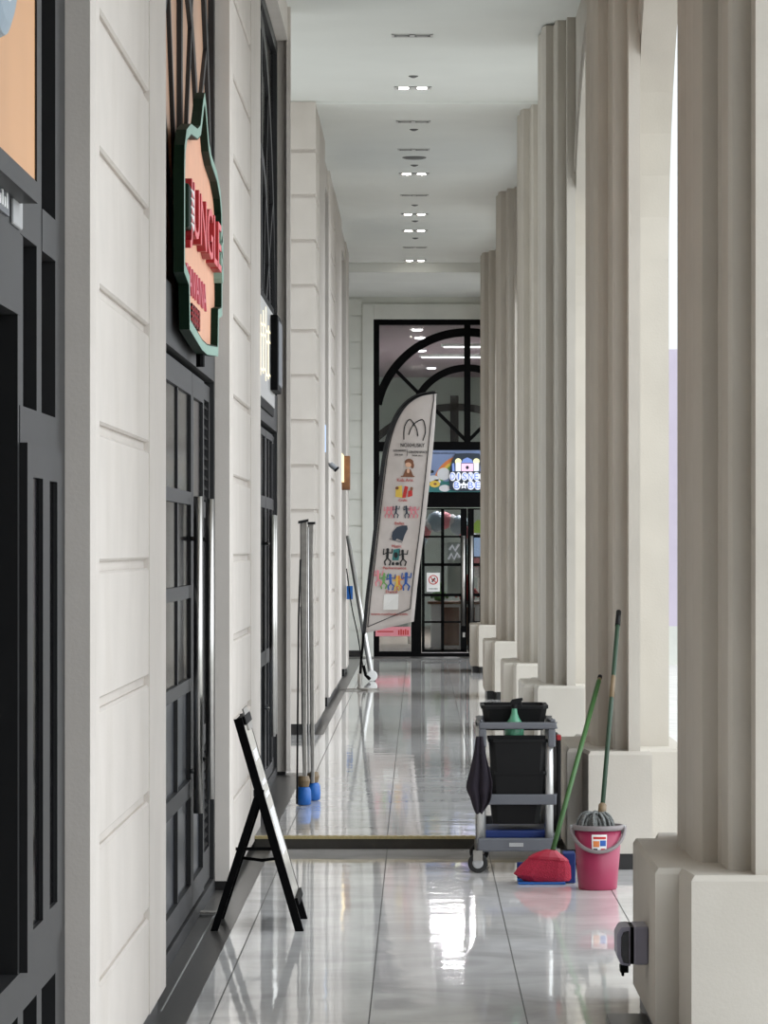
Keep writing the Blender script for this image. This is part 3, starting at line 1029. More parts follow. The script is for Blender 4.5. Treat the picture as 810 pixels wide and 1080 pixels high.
for i in range(7):
    g.box(ex(452.5) + 0.02 * i, ex(452.5) + 0.02 * i + 0.012, -0.033, -0.03, ez(621.5), ez(620.4))
g.build('pictogram', 'ink', n)
# pink poster low beside the door
p = MB(xf).box(ex(396), ex(433), -0.058, -0.045, ez(671), ez(661)).build('poster', 'pinkink', t)
g = MB(xf)
for i in range(5):
    g.box(ex(420) + 0.035 * i, ex(420) + 0.035 * i + 0.022, -0.061, -0.058, ez(669.5), ez(664.5 - (i % 2)))
g.box(ex(398), ex(415), -0.061, -0.058, ez(666.6), ez(665.4))
g.build('lettering', 'redink', p)
# printed panel over the doors with the lit sign on it
s = empty('shop_sign', (FC, END - 0.06, ez(519)), 'lit shop sign with bubble letters on a rainbow picture panel', 'sign')
SY0, SY1 = 519.0, 475.0
MB(xf).box(ex(448), 2 * FC - ex(448), -0.06, -0.042, ez(SY0), ez(SY1)).build('panel', mat('panel_sky', rgb(132, 150, 190), 0.6, noise=0.2, nscale=2), s)


def sprite(poly_px, m, d0=-0.064, d1=-0.06, name='picture', parent=None):
    MB(xf).prism([(ex(x), ez(y)) for x, y in poly_px], d0, d1, 'y').build(name, m, parent or s)


def ringband(cx, cy, r0, r1, m, dep):
    pts = [(cx + r1 * math.cos(PI * i / 24), cy - r1 * math.sin(PI * i / 24)) for i in range(25)]
    pts += [(cx + r0 * math.cos(PI * i / 24), cy - r0 * math.sin(PI * i / 24)) for i in range(24, -1, -1)]
    pts = [(max(449, min(x, 536)), max(475.5, min(y, 518.8))) for x, y in pts]
    sprite(pts, m, -0.0625 - dep, -0.06, 'rainbow_band')


ringband(492.8, 516, 33.5, 37, 'orangeink', 0.0001)
ringband(492.8, 516, 30.5, 33.5, 'yellowink', 0.0002)
ringband(492.8, 516, 27, 30.5, 'greenink', 0.0003)
sprite([(449, 519), (449, 510), (458, 506), (470, 508), (485, 506), (510, 507), (536, 506), (536, 519)], 'tealink', -0.0635, -0.06, 'meadow')
for cx, cy, rx, ry in ((468, 500, 7, 6.5), (457, 505, 6, 3.6), (469, 515, 6, 3.5), (461, 508, 4, 2.5)):
    sprite(ell(cx, cy, rx, ry), 'cloudink', -0.0655, -0.06, 'cloud')
sprite(ell(458.5, 510.5, 5.5, 3.6), 'yellowink', -0.0665, -0.06, 'flower')
sprite(ell(459, 510.5, 1.7, 1.2), 'brownink', -0.0675, -0.06, 'flower_heart')
sprite(ell(455.5, 497.5, 2.2, 1.6), 'ink', -0.0665, -0.06, 'bee')
g = MB(xf)
add_text(g, 'MAIN DAN JADI', lambda u, v, w: (ex(456) + (ex(480) - ex(456)) * u, -0.06 - 0.006 * w, ez(479.3) + 0.03 * v))
g.build('lettering', 'ink', s)
# dark backing, then the glowing toy house and letters
sprite([(474, 516), (474, 498), (476.5, 486), (480, 478.5), (492.8, 478), (505.5, 478.5), (509, 486), (511.6, 498), (511.6, 516), (504, 518), (481, 518)], 'slateink', -0.085, -0.07, 'backing_board')
sprite([(480.5, 497), (480.5, 488), (486, 488), (486, 497)], 'whiteglow', -0.10, -0.085, 'toy_block')
sprite([(499.6, 497), (499.6, 488), (505, 488), (505, 497)], 'whiteglow', -0.10, -0.085, 'toy_block')
sprite(ell(483.2, 486.6, 3.3, 3.0, 16), 'creamglow', -0.10, -0.085, 'toy_ball')
sprite(ell(502.3, 486.6, 3.3, 3.0, 16), 'creamglow', -0.10, -0.085, 'toy_ball')
sprite([(486.6, 497), (486.6, 489), (499, 489), (499, 497)], 'pinkglow', -0.10, -0.085, 'toy_wall')
sprite([(486, 488.4), (488.5, 484.5), (492.8, 482.6), (497.1, 484.5), (499.6, 488.4)], 'lilacglow', -0.10, -0.085, 'toy_arch')
sprite(ell(492.8, 493.2, 1.7, 1.9, 14), 'slateink', -0.104, -0.10, 'toy_hole')
sprite([(477, 497), (476.6, 489), (479, 488.5), (479.6, 497)], 'lilacglow', -0.10, -0.085, 'toy_post')
sprite([(508.6, 497), (509, 489), (506.6, 488.5), (506, 497)], 'lilacglow', -0.10, -0.085, 'toy_post')


def blob_text(txt, x0, x1, y0, y1):
    n = len(txt)
    w = (x1 - x0) / n
    for i, ch in enumerate(txt):
        cx = x0 + w * (i + 0.5)
        cy = (y0 + y1) / 2
        if ch == '*':
            sprite([(cx + (p[0] - cx), p[1]) for p in [(cx + 4.3 * (1 if k % 2 == 0 else 0.52) * math.sin(PI * k / 5), cy - 4.6 * (1 if k % 2 == 0 else 0.52) * math.cos(PI * k / 5)) for k in range(10)]], 'whiteglow', -0.105, -0.085, 'lit_star')
            sprite(ell(cx, cy + 0.8, 1.3, 0.6, 10), 'slateink', -0.107, -0.105, 'smile')
            continue
        if ch != 'I':
            sprite(ell(cx, cy, w * 0.54, (y1 - y0) * 0.54, 18), 'whiteglow', -0.097 - 0.0006 * i, -0.085, 'letter_halo')
        else:
            sprite(ell(cx, cy, w * 0.42, (y1 - y0) * 0.54, 18), 'whiteglow', -0.097 - 0.0006 * i, -0.085, 'letter_halo')
        g = MB(xf)
        hw = w * (0.34 if ch != 'I' else 0.12)
        add_text(g, ch, lambda u, v, ww: (ex(cx - hw + 2 * hw * u), -0.101 - 0.008 * ww, ez(y1 - 1.2 - (y1 - y0 - 2.4) * v)))
        g.build('lit_letter', 'lilacglow', s)


blob_text('DISNEY', 474.2, 511.8, 498.2, 507)
blob_text('B*BE', 478, 507.5, 507.4, 516.4)

# ------------------------------------------------------------------ inside the end shop
SHOPW = 260.0
IX0, IX1, IY1, IZ = -2.2, 2.9, 79.0, 5.5
b = MB().box(IX0, IX1, END + 0.26, IY1, -0.1, ZF)
struct(b, 'floor', 'shopfloor')
b = MB().box(IX0, IX1, END + 0.26, IY1, IZ, IZ + 0.2)
struct(b, 'ceiling', 'shopceil')
b = MB().box(IX0, IX1, IY1, IY1 + 0.2, 0, IZ)
struct(b, 'wall_back', 'shopwall')
b = MB().box(IX0 - 0.2, IX0, END + 0.26, IY1 + 0.2, 0, IZ + 0.2)
struct(b, 'wall_left', 'shopwall')
b = MB().box(IX1, IX1 + 0.2, END + 0.26, IY1 + 0.2, 0, IZ + 0.2)
struct(b, 'wall_right', 'shopwall')
for i, (D, xa, xb, lab) in enumerate(((66.0, 0.4, 2.6, 'nearer'), (69.6, 0.0, 2.9, 'farther'))):
    t = empty('tube_light', ((xa + xb) / 2, D, IZ), 'long white ceiling tube inside the end shop, %s of two' % lab, 'ceiling light', 'shop ceiling tubes')
    MB().box(xa, xb, D - 0.12, D + 0.12, IZ - 0.05, IZ - 0.001).build('housing', 'white', t)
    MB().box(xa + 0.05, xb - 0.05, D - 0.09, D + 0.09, IZ - 0.065, IZ - 0.05).build('diffuser', 'tube_on', t)
    la = bpy.data.lights.new('tube_lamp', 'AREA')
    la.shape = 'RECTANGLE'
    la.size, la.size_y = xb - xa - 0.1, 0.18
    la.energy = SHOPW
    lo = bpy.data.objects.new('tube_lamp', la)
    COL.objects.link(lo)
    lo.parent = t
    lo.location = (0, 0, -0.07)
for i, (xx, yy) in enumerate(((440, 347.5), (443, 356), (444, 369.5), (455, 388))):
    D = (IZ - H) * F / (VY - yy)
    p = px(xx, yy, D)
    o = MB().lathe([(0.05, -0.03), (0.09, -0.02), (0.1, 0)], (p.x, D, IZ), 16).build('spot_light', 'tube_on')
    tag(o, 'small round ceiling spot inside the end shop, %s' % ['nearest the door', 'second from the door', 'third from the door', 'deepest in'][i], 'ceiling light', 'shop ceiling spots')
# arched band on the far shop wall
b = MB(Matrix.Translation(Vector((0, IY1 - 0.06, 0))))
b.arc(0.8, 2.3, 2.55, 0.16, 0, 0.06, 9, 2.3).arc(0.8, 1.9, 1.7, 0.14, 0, 0.06, 9, 2.0).box(0.68, 0.86, 0, 0.06, 3.2, 5.1)
struct(b, 'trim_8', 'frame')
# shop furniture glimpsed through the doors
t = empty('counter', (1.1, 62.0, ZF), 'low wooden shop counter seen through the glass doors', 'counter')
MB().box(0.2, 1.9, 61.8, 62.4, ZF, ZF + 0.75).build('body', 'white', t, bevel=0.01)
MB().box(0.15, 1.95, 61.75, 62.45, ZF + 0.75, ZF + 0.8).build('top', 'wood', t, bevel=0.01)
MB().box(0.38, 0.68, 61.78, 61.8, ZF + 0.05, ZF + 0.7).build('front_panel', 'wood', t)
MB().box(0.72, 0.95, 61.78, 61.8, ZF + 0.05, ZF + 0.7).build('front_panel', 'wood', t)


def bear(x, y, z, m, label, s=1.0):
    t = empty('stuffed_toy', (x, y, z), label, 'toy', 'toys in the shop')
    MB().lathe([(0.02 * s, 0), (0.12 * s, 0.02 * s), (0.15 * s, 0.12 * s), (0.1 * s, 0.25 * s), (0.02 * s, 0.28 * s)], (x, y, z), 18).build('body', m, t, smooth=True)
    MB().lathe([(0.01 * s, 0), (0.08 * s, 0.03 * s), (0.1 * s, 0.1 * s), (0.07 * s, 0.17 * s), (0.01 * s, 0.2 * s)], (x, y, z + 0.26 * s), 18).build('head', m, t, smooth=True)
    for e in (-1, 1):
        MB().lathe([(0.005, 0), (0.04 * s, 0.03 * s), (0.005, 0.07 * s)], (x + e * 0.07 * s, y, z + 0.42 * s), 12).build('ear', m, t, smooth=True)
        MB().tube([(x + e * 0.12 * s, y, z + 0.2 * s), (x + e * 0.2 * s, y - 0.06 * s, z + 0.08 * s)], 0.035 * s, 10).build('arm', m, t, smooth=True)


bear(0.82, 62.05, ZF + 0.8, 'redink', 'red stuffed toy on the shop counter behind the left glass door')
bear(1.28, 62.1, ZF + 0.8, 'bristle', 'second red stuffed toy on the counter, behind the right glass door')
bear(0.35, 62.1, ZF + 0.8, 'greenink', 'green stuffed toy on the counter behind the no entry notice', 0.7)
# balloon garland frame: pale hoop standing behind the door
t = empty('balloon_arch', (0.45, 64.5, ZF), 'pale balloon arch inside the shop behind the left door leaf', 'balloon arch')
for i in range(15):
    a = PI * i / 14
    rr = 0.13 + 0.03 * ((i * 7) % 3)
    c = (0.45 + 0.62 * math.cos(a), 64.5, ZF + 1.3 + 0.9 * math.sin(a))
    MB().lathe([(0.01, -rr), (rr * 0.7, -rr * 0.7), (rr, 0), (rr * 0.7, rr * 0.7), (0.01, rr)], c, 14).build('balloon', ['cloudink', 'pinkink', 'skyblue'][i % 3], t, smooth=True)
for e in (-1, 1):
    MB().tube([(0.45 + e * 0.62, 64.5, ZF), (0.45 + e * 0.62, 64.5, ZF + 1.3)], 0.03, 8).build('post', 'white', t)
# lit screen and green poster behind the right leaf
t = empty('display_screen', (1.1, 60.5, ZF), 'bright blue screen on a stand behind the right glass door', 'screen')
P0, P1 = px(499, 565, 60), px(516, 587, 60)
MB().box(P0.x, P1.x, 60, 60.03, P1.z, P0.z).build('panel', 'blueglow', t)
MB().box((P0.x + P1.x) / 2 - 0.03, (P0.x + P1.x) / 2 + 0.03, 60.03, 60.08, ZF, P0.z - 0.1).build('stand', 'black', t)
MB().box(P0.x - 0.02, P1.x + 0.02, 60.031, 60.06, P1.z - 0.02, P0.z + 0.02).build('casing', 'black', t)
o = MB().prism([(px(x, y, 59.4).x, px(x, y, 59.4).z) for x, y in ((500, 562), (500, 552), (503, 548.5), (518, 548.5), (518, 562))], 59.4, 59.42, 'y').build('hanging_poster', 'limeglow')
tag(o, 'lime green poster hanging behind the right glass door', 'poster')
t = empty('neon_sign', px(480, 590, 61.6), 'white neon script sign behind the left glass door', 'neon sign')
P = lambda x, y: px(x, y, 61.6)
MB().tube([P(473, 590), P(476, 584), P(479, 590), P(482, 583), P(485, 588)], 0.02, 8).build('tube', 'whiteglow', t)
MB().tube([P(474, 580), P(477, 575), P(480, 581), P(484, 574)], 0.02, 8).build('tube', 'whiteglow', t)
MB().box(P(472, 0).x, P(486, 0).x, 61.63, 61.66, ZF + 0.9, P(0, 572).z).build('backboard', 'shopwall', t)

# ------------------------------------------------------------------ feather flag
FD = 43.66
fk = FD / F
fx = lambda x: (x - VX) * fk
fz = lambda y: H - (y - VY) * fk
t = empty('feather_flag', (fx(379), FD, ZF), 'tall white feather flag with printed pictures on a curved black pole', 'flag')


def spline(pts, n):
    out = []
    P = [Vector(p) for p in pts]
    P = [P[0] * 2 - P[1]] + P + [P[-1] * 2 - P[-2]]
    for i in range(1, len(P) - 2):
        for j in range(n):
            s_ = j / n
            a, b_, c, d = P[i - 1], P[i], P[i + 1], P[i + 2]
            out.append(0.5 * ((2 * b_) + (c - a) * s_ + (2 * a - 5 * b_ + 4 * c - d) * s_ ** 2 + (3 * b_ - a - 3 * c + d) * s_ ** 3))
    out.append(P[-2])
    return out


left = spline([(384.5, 668), (388, 630), (394, 580), (400, 528), (406, 480), (413, 452), (424, 431), (440, 418), (460, 413.5)], 6)
right = spline([(436.5, 655.5), (441, 610), (447.5, 560), (453.5, 505), (457, 470), (459.0, 445), (459.8, 430), (460.0, 420), (460.3, 414.5)], 6)


def wave(x, y):
    return 0.018 * math.sin(x * 0.11 + y * 0.03) + 0.01 * math.sin(y * 0.045)


def FP(x, y, d=0.0):
    return Vector((fx(x), FD + wave(x, y) - d, fz(y)))


g = MB()
NU = 10
rows = []
for a, c in zip(left, right):
    rows.append([g.v(FP(a.x + (c.x - a.x) * i / NU, a.y + (c.y - a.y) * i / NU)) for i in range(NU + 1)])
for r0, r1 in zip(rows, rows[1:]):
    for i in range(NU):
        g.f([r0[i], r0[i + 1], r1[i + 1], r1[i]])
fab = g.build('fabric', 'flag', t, smooth=True)
so = fab.modifiers.new('thick', 'SOLIDIFY')
so.thickness = 0.003
so.offset = 1
# pole, sleeve
pole = [(379.2, 722), (380.6, 700), (383, 676)] + [(p.x - 1.2, p.y) for p in left[::3]]
MB().tube([Vector((fx(x), FD + wave(x, y) * (1 if y < 670 else 0), fz(y))) for x, y in pole], 0.016, 10).build('pole', 'black', t, smooth=True)
sl = [Vector((p.x - 0.2, p.y)) for p in left]
g = MB()
ring = []
for i, p in enumerate(sl):
    w = 2.2 + 1.3 * (i / len(sl))
    ring.append((g.v(FP(p.x - w * 0.9, p.y - w * 0.35, 0.022)), g.v(FP(p.x + w * 0.6, p.y + w * 0.35, 0.006)), g.v(FP(p.x - w * 0.9, p.y - w * 0.35, -0.02))))
for a, c in zip(ring, ring[1:]):
    g.f([a[0], a[1], c[1], c[0]])
    g.f([a[1], a[2], c[2], c[1]])
    g.f([a[2], a[0], c[0], c[2]])
g.build('sleeve', 'ink', t)


def fprint(name, m, fn, parent=fab):
    g = MB()
    fn(g)
    return g.build(name, m, parent)


def fpoly(g, pts, d=0.008):
    n = len(pts)
    A = [g.v(FP(x, y, d)) for x, y in pts]
    B = [g.v(FP(x, y, d - 0.004)) for x, y in pts]
    g.f(A)
    g.f(B)
    for i in range(n):
        g.f([A[i], A[(i + 1) % n], B[(i + 1) % n], B[i]])


def fline(g, pts, w, d=0.008):
    pts = [Vector(p) for p in pts]
    for a, c in zip(pts, pts[1:]):
        tt = (c - a)
        if tt.length < 1e-6:
            continue
        tt.normalize()
        n = Vector((-tt.y, tt.x)) * w / 2
        fpoly(g, [a + n - tt * w * 0.2, c + n + tt * w * 0.2, c - n + tt * w * 0.2, a - n - tt * w * 0.2], d)


def ftext(g, txt, xa, xb, y, h, slope=-0.0, d=0.008):
    add_text(g, txt, lambda u, v, w: FP(xa + (xb - xa) * u - 0.0, y + slope * u - h * v, d - 0.004 + 0.004 * w))


# black outline set in from the edge
def inset(p, q, t_):
    return Vector((p.x + (q.x - p.x) * t_, p.y + (q.y - p.y) * t_))


li = [inset(a, c, 0.055) + Vector((0.15, 0.9)) * max(0, (i - 30) / 18) for i, (a, c) in enumerate(zip(left, right))][1:-1]
ri = [inset(a, c, 0.90) for a, c in zip(left, right)][2:-7]
fprint('outline', 'ink', lambda g: (fline(g, [(p.x, p.y) for p in li], 0.9), fline(g, [(p.x, p.y) for p in ri], 0.9), fline(g, [li[0], ri[0]], 0.9),
       fline(g, [(li[-1].x, li[-1].y), (ri[-1].x, ri[-1].y)], 0.8)))
fprint('emblem', 'ink', lambda g: (
    fline(g, spline([(426, 463.5), (426, 455), (427.5, 448), (432, 442.3), (436.5, 447), (439.5, 453), (440.8, 460)], 5), 1.1),
    fline(g, spline([(431, 458.5), (433.5, 452), (437.5, 446.5), (445.2, 442.6), (448, 448), (448.6, 456), (446, 464.5)], 5), 1.1)))


def lettering(g):
    ftext(g, 'NOXHUSKY', 422.5, 448, 471.5, 4.0)
    ftext(g, 'CLASS AND EVENT', 414.5, 428.5, 476.2, 2.0)
    ftext(g, 'CENTRE SPACE', 431, 450.5, 478, 2.4)
    ftext(g, 'ON AIR', 416, 425, 480.6, 2.0)
    ftext(g, 'FOR ALL', 435, 446, 481.2, 1.6)
    fline(g, [(429.8, 474), (429.4, 481)], 0.4)


fprint('lettering', 'ink', lettering)
fprint('red_lettering', 'redink', lambda g: (
    ftext(g, 'Kids Arts', 419, 435.5, 508, 3.4), ftext(g, 'Crafts', 420.5, 429.5, 529, 2.8), ftext(g, 'Ballet', 416.5, 426.5, 553.5, 3.0), ftext(g, 'Music', 413.5, 423.5, 577.5, 3.0),
    ftext(g, 'Performance', 404, 428.5, 600.5, 3.0), ftext(g, 'Dance', 407, 419, 625.5, 2.8), ftext(g, 'www.noxhusky.com', 391, 429.5, 649.5, 3.2)))
# girl painting
fprint('girl_hair', 'brownink', lambda g: (fpoly(g, ell(431.5, 487.5, 4.6, 3.6)), fpoly(g, ell(435, 491, 1.8, 3.2))))
fprint('girl_face', 'skinink', lambda g: (fpoly(g, ell(430.6, 490.3, 3.2, 2.6), 0.010), fpoly(g, ell(430.5, 496.5, 1.5, 2.6), 0.010)))
fprint('girl_dress', 'brownink', lambda g: (fpoly(g, [(425, 502), (428, 495), (433, 495), (436, 502)], 0.009), fline(g, [(423, 502.6), (437, 502.6)], 1.2, 0.01)))
# craft book
fprint('book', 'yellowink', lambda g: (fpoly(g, [(417, 524), (417.5, 513.5), (424, 512), (424.4, 525)])))
fprint('book_cover', 'redink', lambda g: (fpoly(g, [(424.2, 525), (427, 512.5), (430.5, 513.5), (428, 525)]), fpoly(g, [(430.5, 518), (434.8, 516), (435, 523), (430, 524.5)])))
fprint('book_detail', 'brownink', lambda g: (fpoly(g, ell(418.8, 514.8, 1.8, 1.6), 0.01), fpoly(g, ell(434, 515.5, 1.5, 2.0), 0.01)))


def dancer(g, x, y, h, lean, d=0.009):
    fpoly(g, ell(x + lean, y - h * 0.9, h * 0.09, h * 0.1, 10), d)
    fline(g, [(x + lean, y - h * 0.8), (x, y - h * 0.42)], h * 0.15, d)
    fline(g, [(x, y - h * 0.42), (x - h * 0.16, y - h * 0.2), (x - h * 0.12, y)], h * 0.085, d)
    fline(g, [(x, y - h * 0.42), (x + h * 0.2, y - h * 0.22), (x + h * 0.12, y)], h * 0.085, d)
    fline(g, [(x + lean, y - h * 0.74), (x - h * 0.24, y - h * 0.62), (x - h * 0.2, y - h * 0.95)], h * 0.06, d)
    fline(g, [(x + lean, y - h * 0.74), (x + h * 0.26, y - h * 0.7), (x + h * 0.3, y - h * 0.95)], h * 0.06, d)


for m_, x_, h_, l_ in (('pinkink', 408, 12, 0.6), ('pinkink', 412.5, 12, 0.6), ('pinkink', 434, 12, -0.6), ('pinkink', 438.5, 12, -0.6), ('slateink', 417.5, 13, 0.6), ('slateink', 429, 13, -0.6)):
    fprint('ballet_dancer', m_, lambda g: dancer(g, x_, 546.2, h_, l_))
fprint('instrument', 'slateink', lambda g: (fpoly(g, [(413, 566), (414, 561), (418.5, 556), (424, 554.2), (429.5, 554.3), (430, 558), (427, 564), (424.5, 571), (421, 569)]), fpoly(g, ell(416, 567, 2.6, 3.2)), fline(g, [(411, 568.5), (424, 572)], 0.6)))
fprint('performer', 'ink', lambda g: dancer(g, 408.5, 596, 18, 0.4))
fprint('performer', 'ink', lambda g: dancer(g, 425, 596.5, 17, -0.4))
fprint('phone', 'tealink', lambda g: fpoly(g, [(413.5, 591), (415, 579.5), (422, 578.5), (420.5, 591)]))
fprint('phone_detail', 'ink', lambda g: (fpoly(g, ell(414.5, 594.5, 1.5, 1.8), 0.01), fpoly(g, ell(419, 594.5, 2.0, 1.6), 0.01), fpoly(g, ell(417.5, 585.5, 2.2, 3.2), 0.01)))
for i, (m, x, y, h) in enumerate((('pinkink', 399, 618, 17), ('greenink', 404.5, 621, 17), ('blueink', 412, 622, 17), ('yellowink', 418.5, 623, 16), ('orangeink', 421, 622, 15), ('blueink', 428, 622.5, 19))):
    fprint('dancing_figure', m, lambda g: dancer(g, x, y, h, 0.5 if i % 2 else -0.5))
# pale square where the printed code panel sits
fprint('white_square', 'white', lambda g: fpoly(g, [(404, 643.5), (404.8, 626.8), (420.3, 626.6), (419.6, 643)], 0.007))
# base: flat cross foot and weight ring
g = MB()
c = Vector((fx(379.3), FD, ZF))
for a in (0.05, 1.1, -1.0, PI):
    g.xf = Matrix.Translation(c) @ Matrix.Rotation(a, 4, 'Z')
    g.box(0.02, 0.24, -0.03, 0.03, 0.004, 0.022)
g.xf = Matrix.Translation(c)
g.lathe([(0.035, 0.004), (0.035, 0.04), (0.022, 0.05), (0.022, 0.2)], (0, 0, 0), 16)
g.build('base', 'alu', t)

# white pole leaning against the far wall
t = empty('leaning_pole', px(392, 716, 46.5), 'long white pole leaning on the wall behind the feather flag', 'pole')
bot = px(391.5, 713.5, 46.6)
bot.z = ZF + 0.1
top = px(364.3, 566, 48.1)
top.x = -0.945
MB().tube([bot, top], [0.036, 0.028], 14).build('tube', 'silver', t, smooth=True)
MB().lathe([(0.03, -0.04), (0.066, -0.04), (0.07, -0.025), (0.07, 0.025), (0.066, 0.04), (0.03, 0.04)], (bot.x + 0.01, bot.y, ZF + 0.07), 22, 'y').build('end_wheel', 'white', t)
MB().tube([(bot.x - 0.1, bot.y, ZF + 0.2), (bot.x - 0.07, bot.y - 0.02, ZF + 0.08), (bot.x - 0.02, bot.y - 0.06, ZF + 0.03)], 0.022, 10).build('brake', 'black', t, smooth=True)
cab = [(365.5, 600, 48.0), (371, 640, 47.6), (377, 668, 47.2), (380.5, 690, 46.9), (384, 708, 46.8)]
pts = [px(*p) for p in cab]
MB().tube(spline([tuple(p) for p in pts], 5), 0.008, 8).build('cord', 'black', t)

# ------------------------------------------------------------------ folded metal stand with blue feet
SD = 24.3
t = empty('folding_stand', px(322, 848, SD), 'tall bundle of dull metal poles on blue feet by the left wall', 'stand')
sk = lambda x, y, D=SD: px(x, y, D)
g = MB()
for x0, x1, xb0, xb1, Dn, yb in ((315.8, 319.9, 317.6, 321.6, 24.15, 843), (319.9, 323.8, 321.5, 324.6, 24.15, 843)):
    pass
MB().loft([[sk(316.4, 550, 24.3), sk(324.3, 550, 24.3), sk(324.3, 550, 24.38), sk(316.4, 550, 24.38)],
           [sk(316.6, 600, 24.3), sk(324.2, 600, 24.3), sk(324.2, 600, 24.38), sk(316.6, 600, 24.38)],
           [sk(318.6, 760, 24.25), sk(323.6, 760, 24.25), sk(323.6, 760, 24.33), sk(318.6, 760, 24.33)],
           [sk(319.6, 828, 24.2), sk(324, 828, 24.2), sk(324, 828, 24.28), sk(319.6, 828, 24.28)]]).build('pole', 'alu', t, bevel=0.006)
MB().loft([[sk(325.0, 552, 24.5), sk(331.2, 552, 24.5), sk(330.6, 552, 24.58), sk(325.2, 552, 24.58)],
           [sk(325.4, 600, 24.5), sk(330.2, 600, 24.5), sk(330.2, 600, 24.58), sk(325.4, 600, 24.58)],
           [sk(326.4, 700, 24.55), sk(331.4, 700, 24.55), sk(331.4, 700, 24.63), sk(326.4, 700, 24.63)],
           [sk(327.8, 826, 24.6), sk(331.8, 826, 24.6), sk(331.8, 826, 24.68), sk(327.8, 826, 24.68)]]).build('pole', 'alu', t, bevel=0.006)
MB().tube([sk(324.7, 556, 24.4), sk(324.9, 690, 24.4), sk(325.6, 815, 24.4)], 0.007, 8).build('pole', 'steel', t, smooth=True)
MB().tube([sk(317, 590, 24.28), sk(315, 650, 24.25), sk(313.2, 848, 24.05)], 0.007, 8).build('rod', 'blackplastic', t, smooth=True)
MB().tube([sk(317.6, 640, 24.35), sk(319, 760, 24.35), sk(320.8, 830, 24.3)], 0.007, 8).build('rod', 'blackplastic', t, smooth=True)
MB().loft([[sk(314.4, 549.5, 24.26), sk(325.4, 547.3, 24.26), sk(325.4, 547.3, 24.5), sk(314.4, 549.5, 24.5)],
           [sk(314.4, 552.5, 24.26), sk(325.4, 550, 24.26), sk(325.4, 550, 24.5), sk(314.4, 552.5, 24.5)]]).build('cap', 'frame', t)
MB().box(sk(324.5, 0, 24.6).x, sk(332.8, 0, 24.6).x, 24.46, 24.64, sk(0, 553, 24.5).z, sk(0, 550.5, 24.5).z).build('cap', 'frame', t)
for x, D, lab in ((320.2, 24.22, 0), (330.0, 24.66, 1)):
    c = px(x, 840, D)
    MB().lathe([(0.03, -0.045), (0.035, -0.04), (0.045, 0.0), (0.035, 0.03)], (c.x, D, ZF + 0.165), 16).build('collar', 'bronze', t)
    MB().lathe([(0.03, 0), (0.05, 0.008), (0.052, 0.05), (0.05, 0.1), (0.04, 0.12), (0.02, 0.125)], (c.x, D, ZF), 22).build('foot', 'blue', t, smooth=True)

# ------------------------------------------------------------------ A-board
t = empty('a_board', (-0.75, 17.25, 0), 'black folding A-board sign standing on the tiles by the left wall', 'sign board')
ya, yb = 16.97, 17.56
Bt, Tp = Vector((-0.547, 0, 0.0)), Vector((-0.838, 0, 1.0))
dirv = (Tp - Bt).normalized()
nrm = Vector((dirv.z, 0, -dirv.x))         # towards the hallway and up


def brd(s_, y, d):
    p = Bt + dirv * s_ + nrm * d
    return (p.x, y, p.z)


def slab(m_, s0, s1, y0, y1, d0, d1):
    m_.loft([[brd(s0, y0, d0), brd(s0, y1, d0), brd(s1, y1, d0), brd(s1, y0, d0)], [brd(s0, y0, d1), brd(s0, y1, d1), brd(s1, y1, d1), brd(s1, y0, d1)]])
    return m_


Lb = (Tp - Bt).length
f = MB()
slab(f, 0.0, Lb, ya, ya + 0.03, -0.032, 0.007)
slab(f, 0.0, Lb, yb - 0.03, yb, -0.032, 0.007)
slab(f, Lb - 0.04, Lb, ya + 0.03, yb - 0.03, -0.02, 0.02)
slab(f, 0.12, 0.155, ya + 0.03, yb - 0.03, -0.02, 0.02)
f.build('front_frame', 'black', t)
f = slab(MB(), 0.155, Lb - 0.04, ya + 0.03, yb - 0.03, -0.006, 0.006).build('poster', 'poster', t)
g = MB()


for s_, h_ in ((0.82, 0.05), (0.7, 0.02), (0.64, 0.02), (0.36, 0.22)):
    slab(g, s_, s_ + h_, ya + 0.14, yb - 0.14, 0.006, 0.0075)
g.build('printed_picture', 'cloudink', f)
cl = MB()
slab(cl, Lb - 0.075, Lb + 0.03, ya + 0.2, yb - 0.02, 0.007, 0.014)
cl.build('clip', 'alu', t)
hinge = Bt + dirv * 0.68 - nrm * 0.02
for y in (ya + 0.015, yb - 0.03):
    MB().loft([[(hinge.x - 0.012, y - 0.012, hinge.z), (hinge.x + 0.022, y - 0.012, hinge.z), (hinge.x + 0.022, y + 0.016, hinge.z), (hinge.x - 0.012, y + 0.016, hinge.z)],
               [(-0.965 - 0.012, y - 0.012, 0.002), (-0.965 + 0.022, y - 0.012, 0.002), (-0.965 + 0.022, y + 0.016, 0.002), (-0.965 - 0.012, y + 0.016, 0.002)]]).build('rear_leg', 'black', t)
MB().tube([(-0.86, ya + 0.02, 0.385), (-0.66, ya + 0.02, 0.385)], 0.008, 8).build('brace', 'black', t)
MB().tube([(-0.885, yb - 0.03, 0.30), (-0.76, yb - 0.03, 0.285), (-0.64, yb - 0.03, 0.30)], 0.008, 8).build('brace', 'black', t)
MB().box(hinge.x - 0.02, hinge.x + 0.03, ya + 0.002, ya + 0.03, hinge.z - 0.015, hinge.z + 0.015).build('hinge', 'blackplastic', t)

# ------------------------------------------------------------------ cleaning cart
CD = 20.0
ck = CD / F
cx_ = lambda x: (x - VX) * ck
cz_ = lambda y: H - (y - VY) * ck
DZ = -cz_(0) + (H + VY * ck)                       # zero
t = empty('cleaning_cart', (cx_(546), CD + 0.4, 0), 'grey janitor cart with black bins parked by the white columns', 'cleaning cart')
X0, X1 = cx_(504), cx_(589)
Y0, Y1 = CD, CD + 0.85
Z = lambda y: cz_(y)
g = MB()
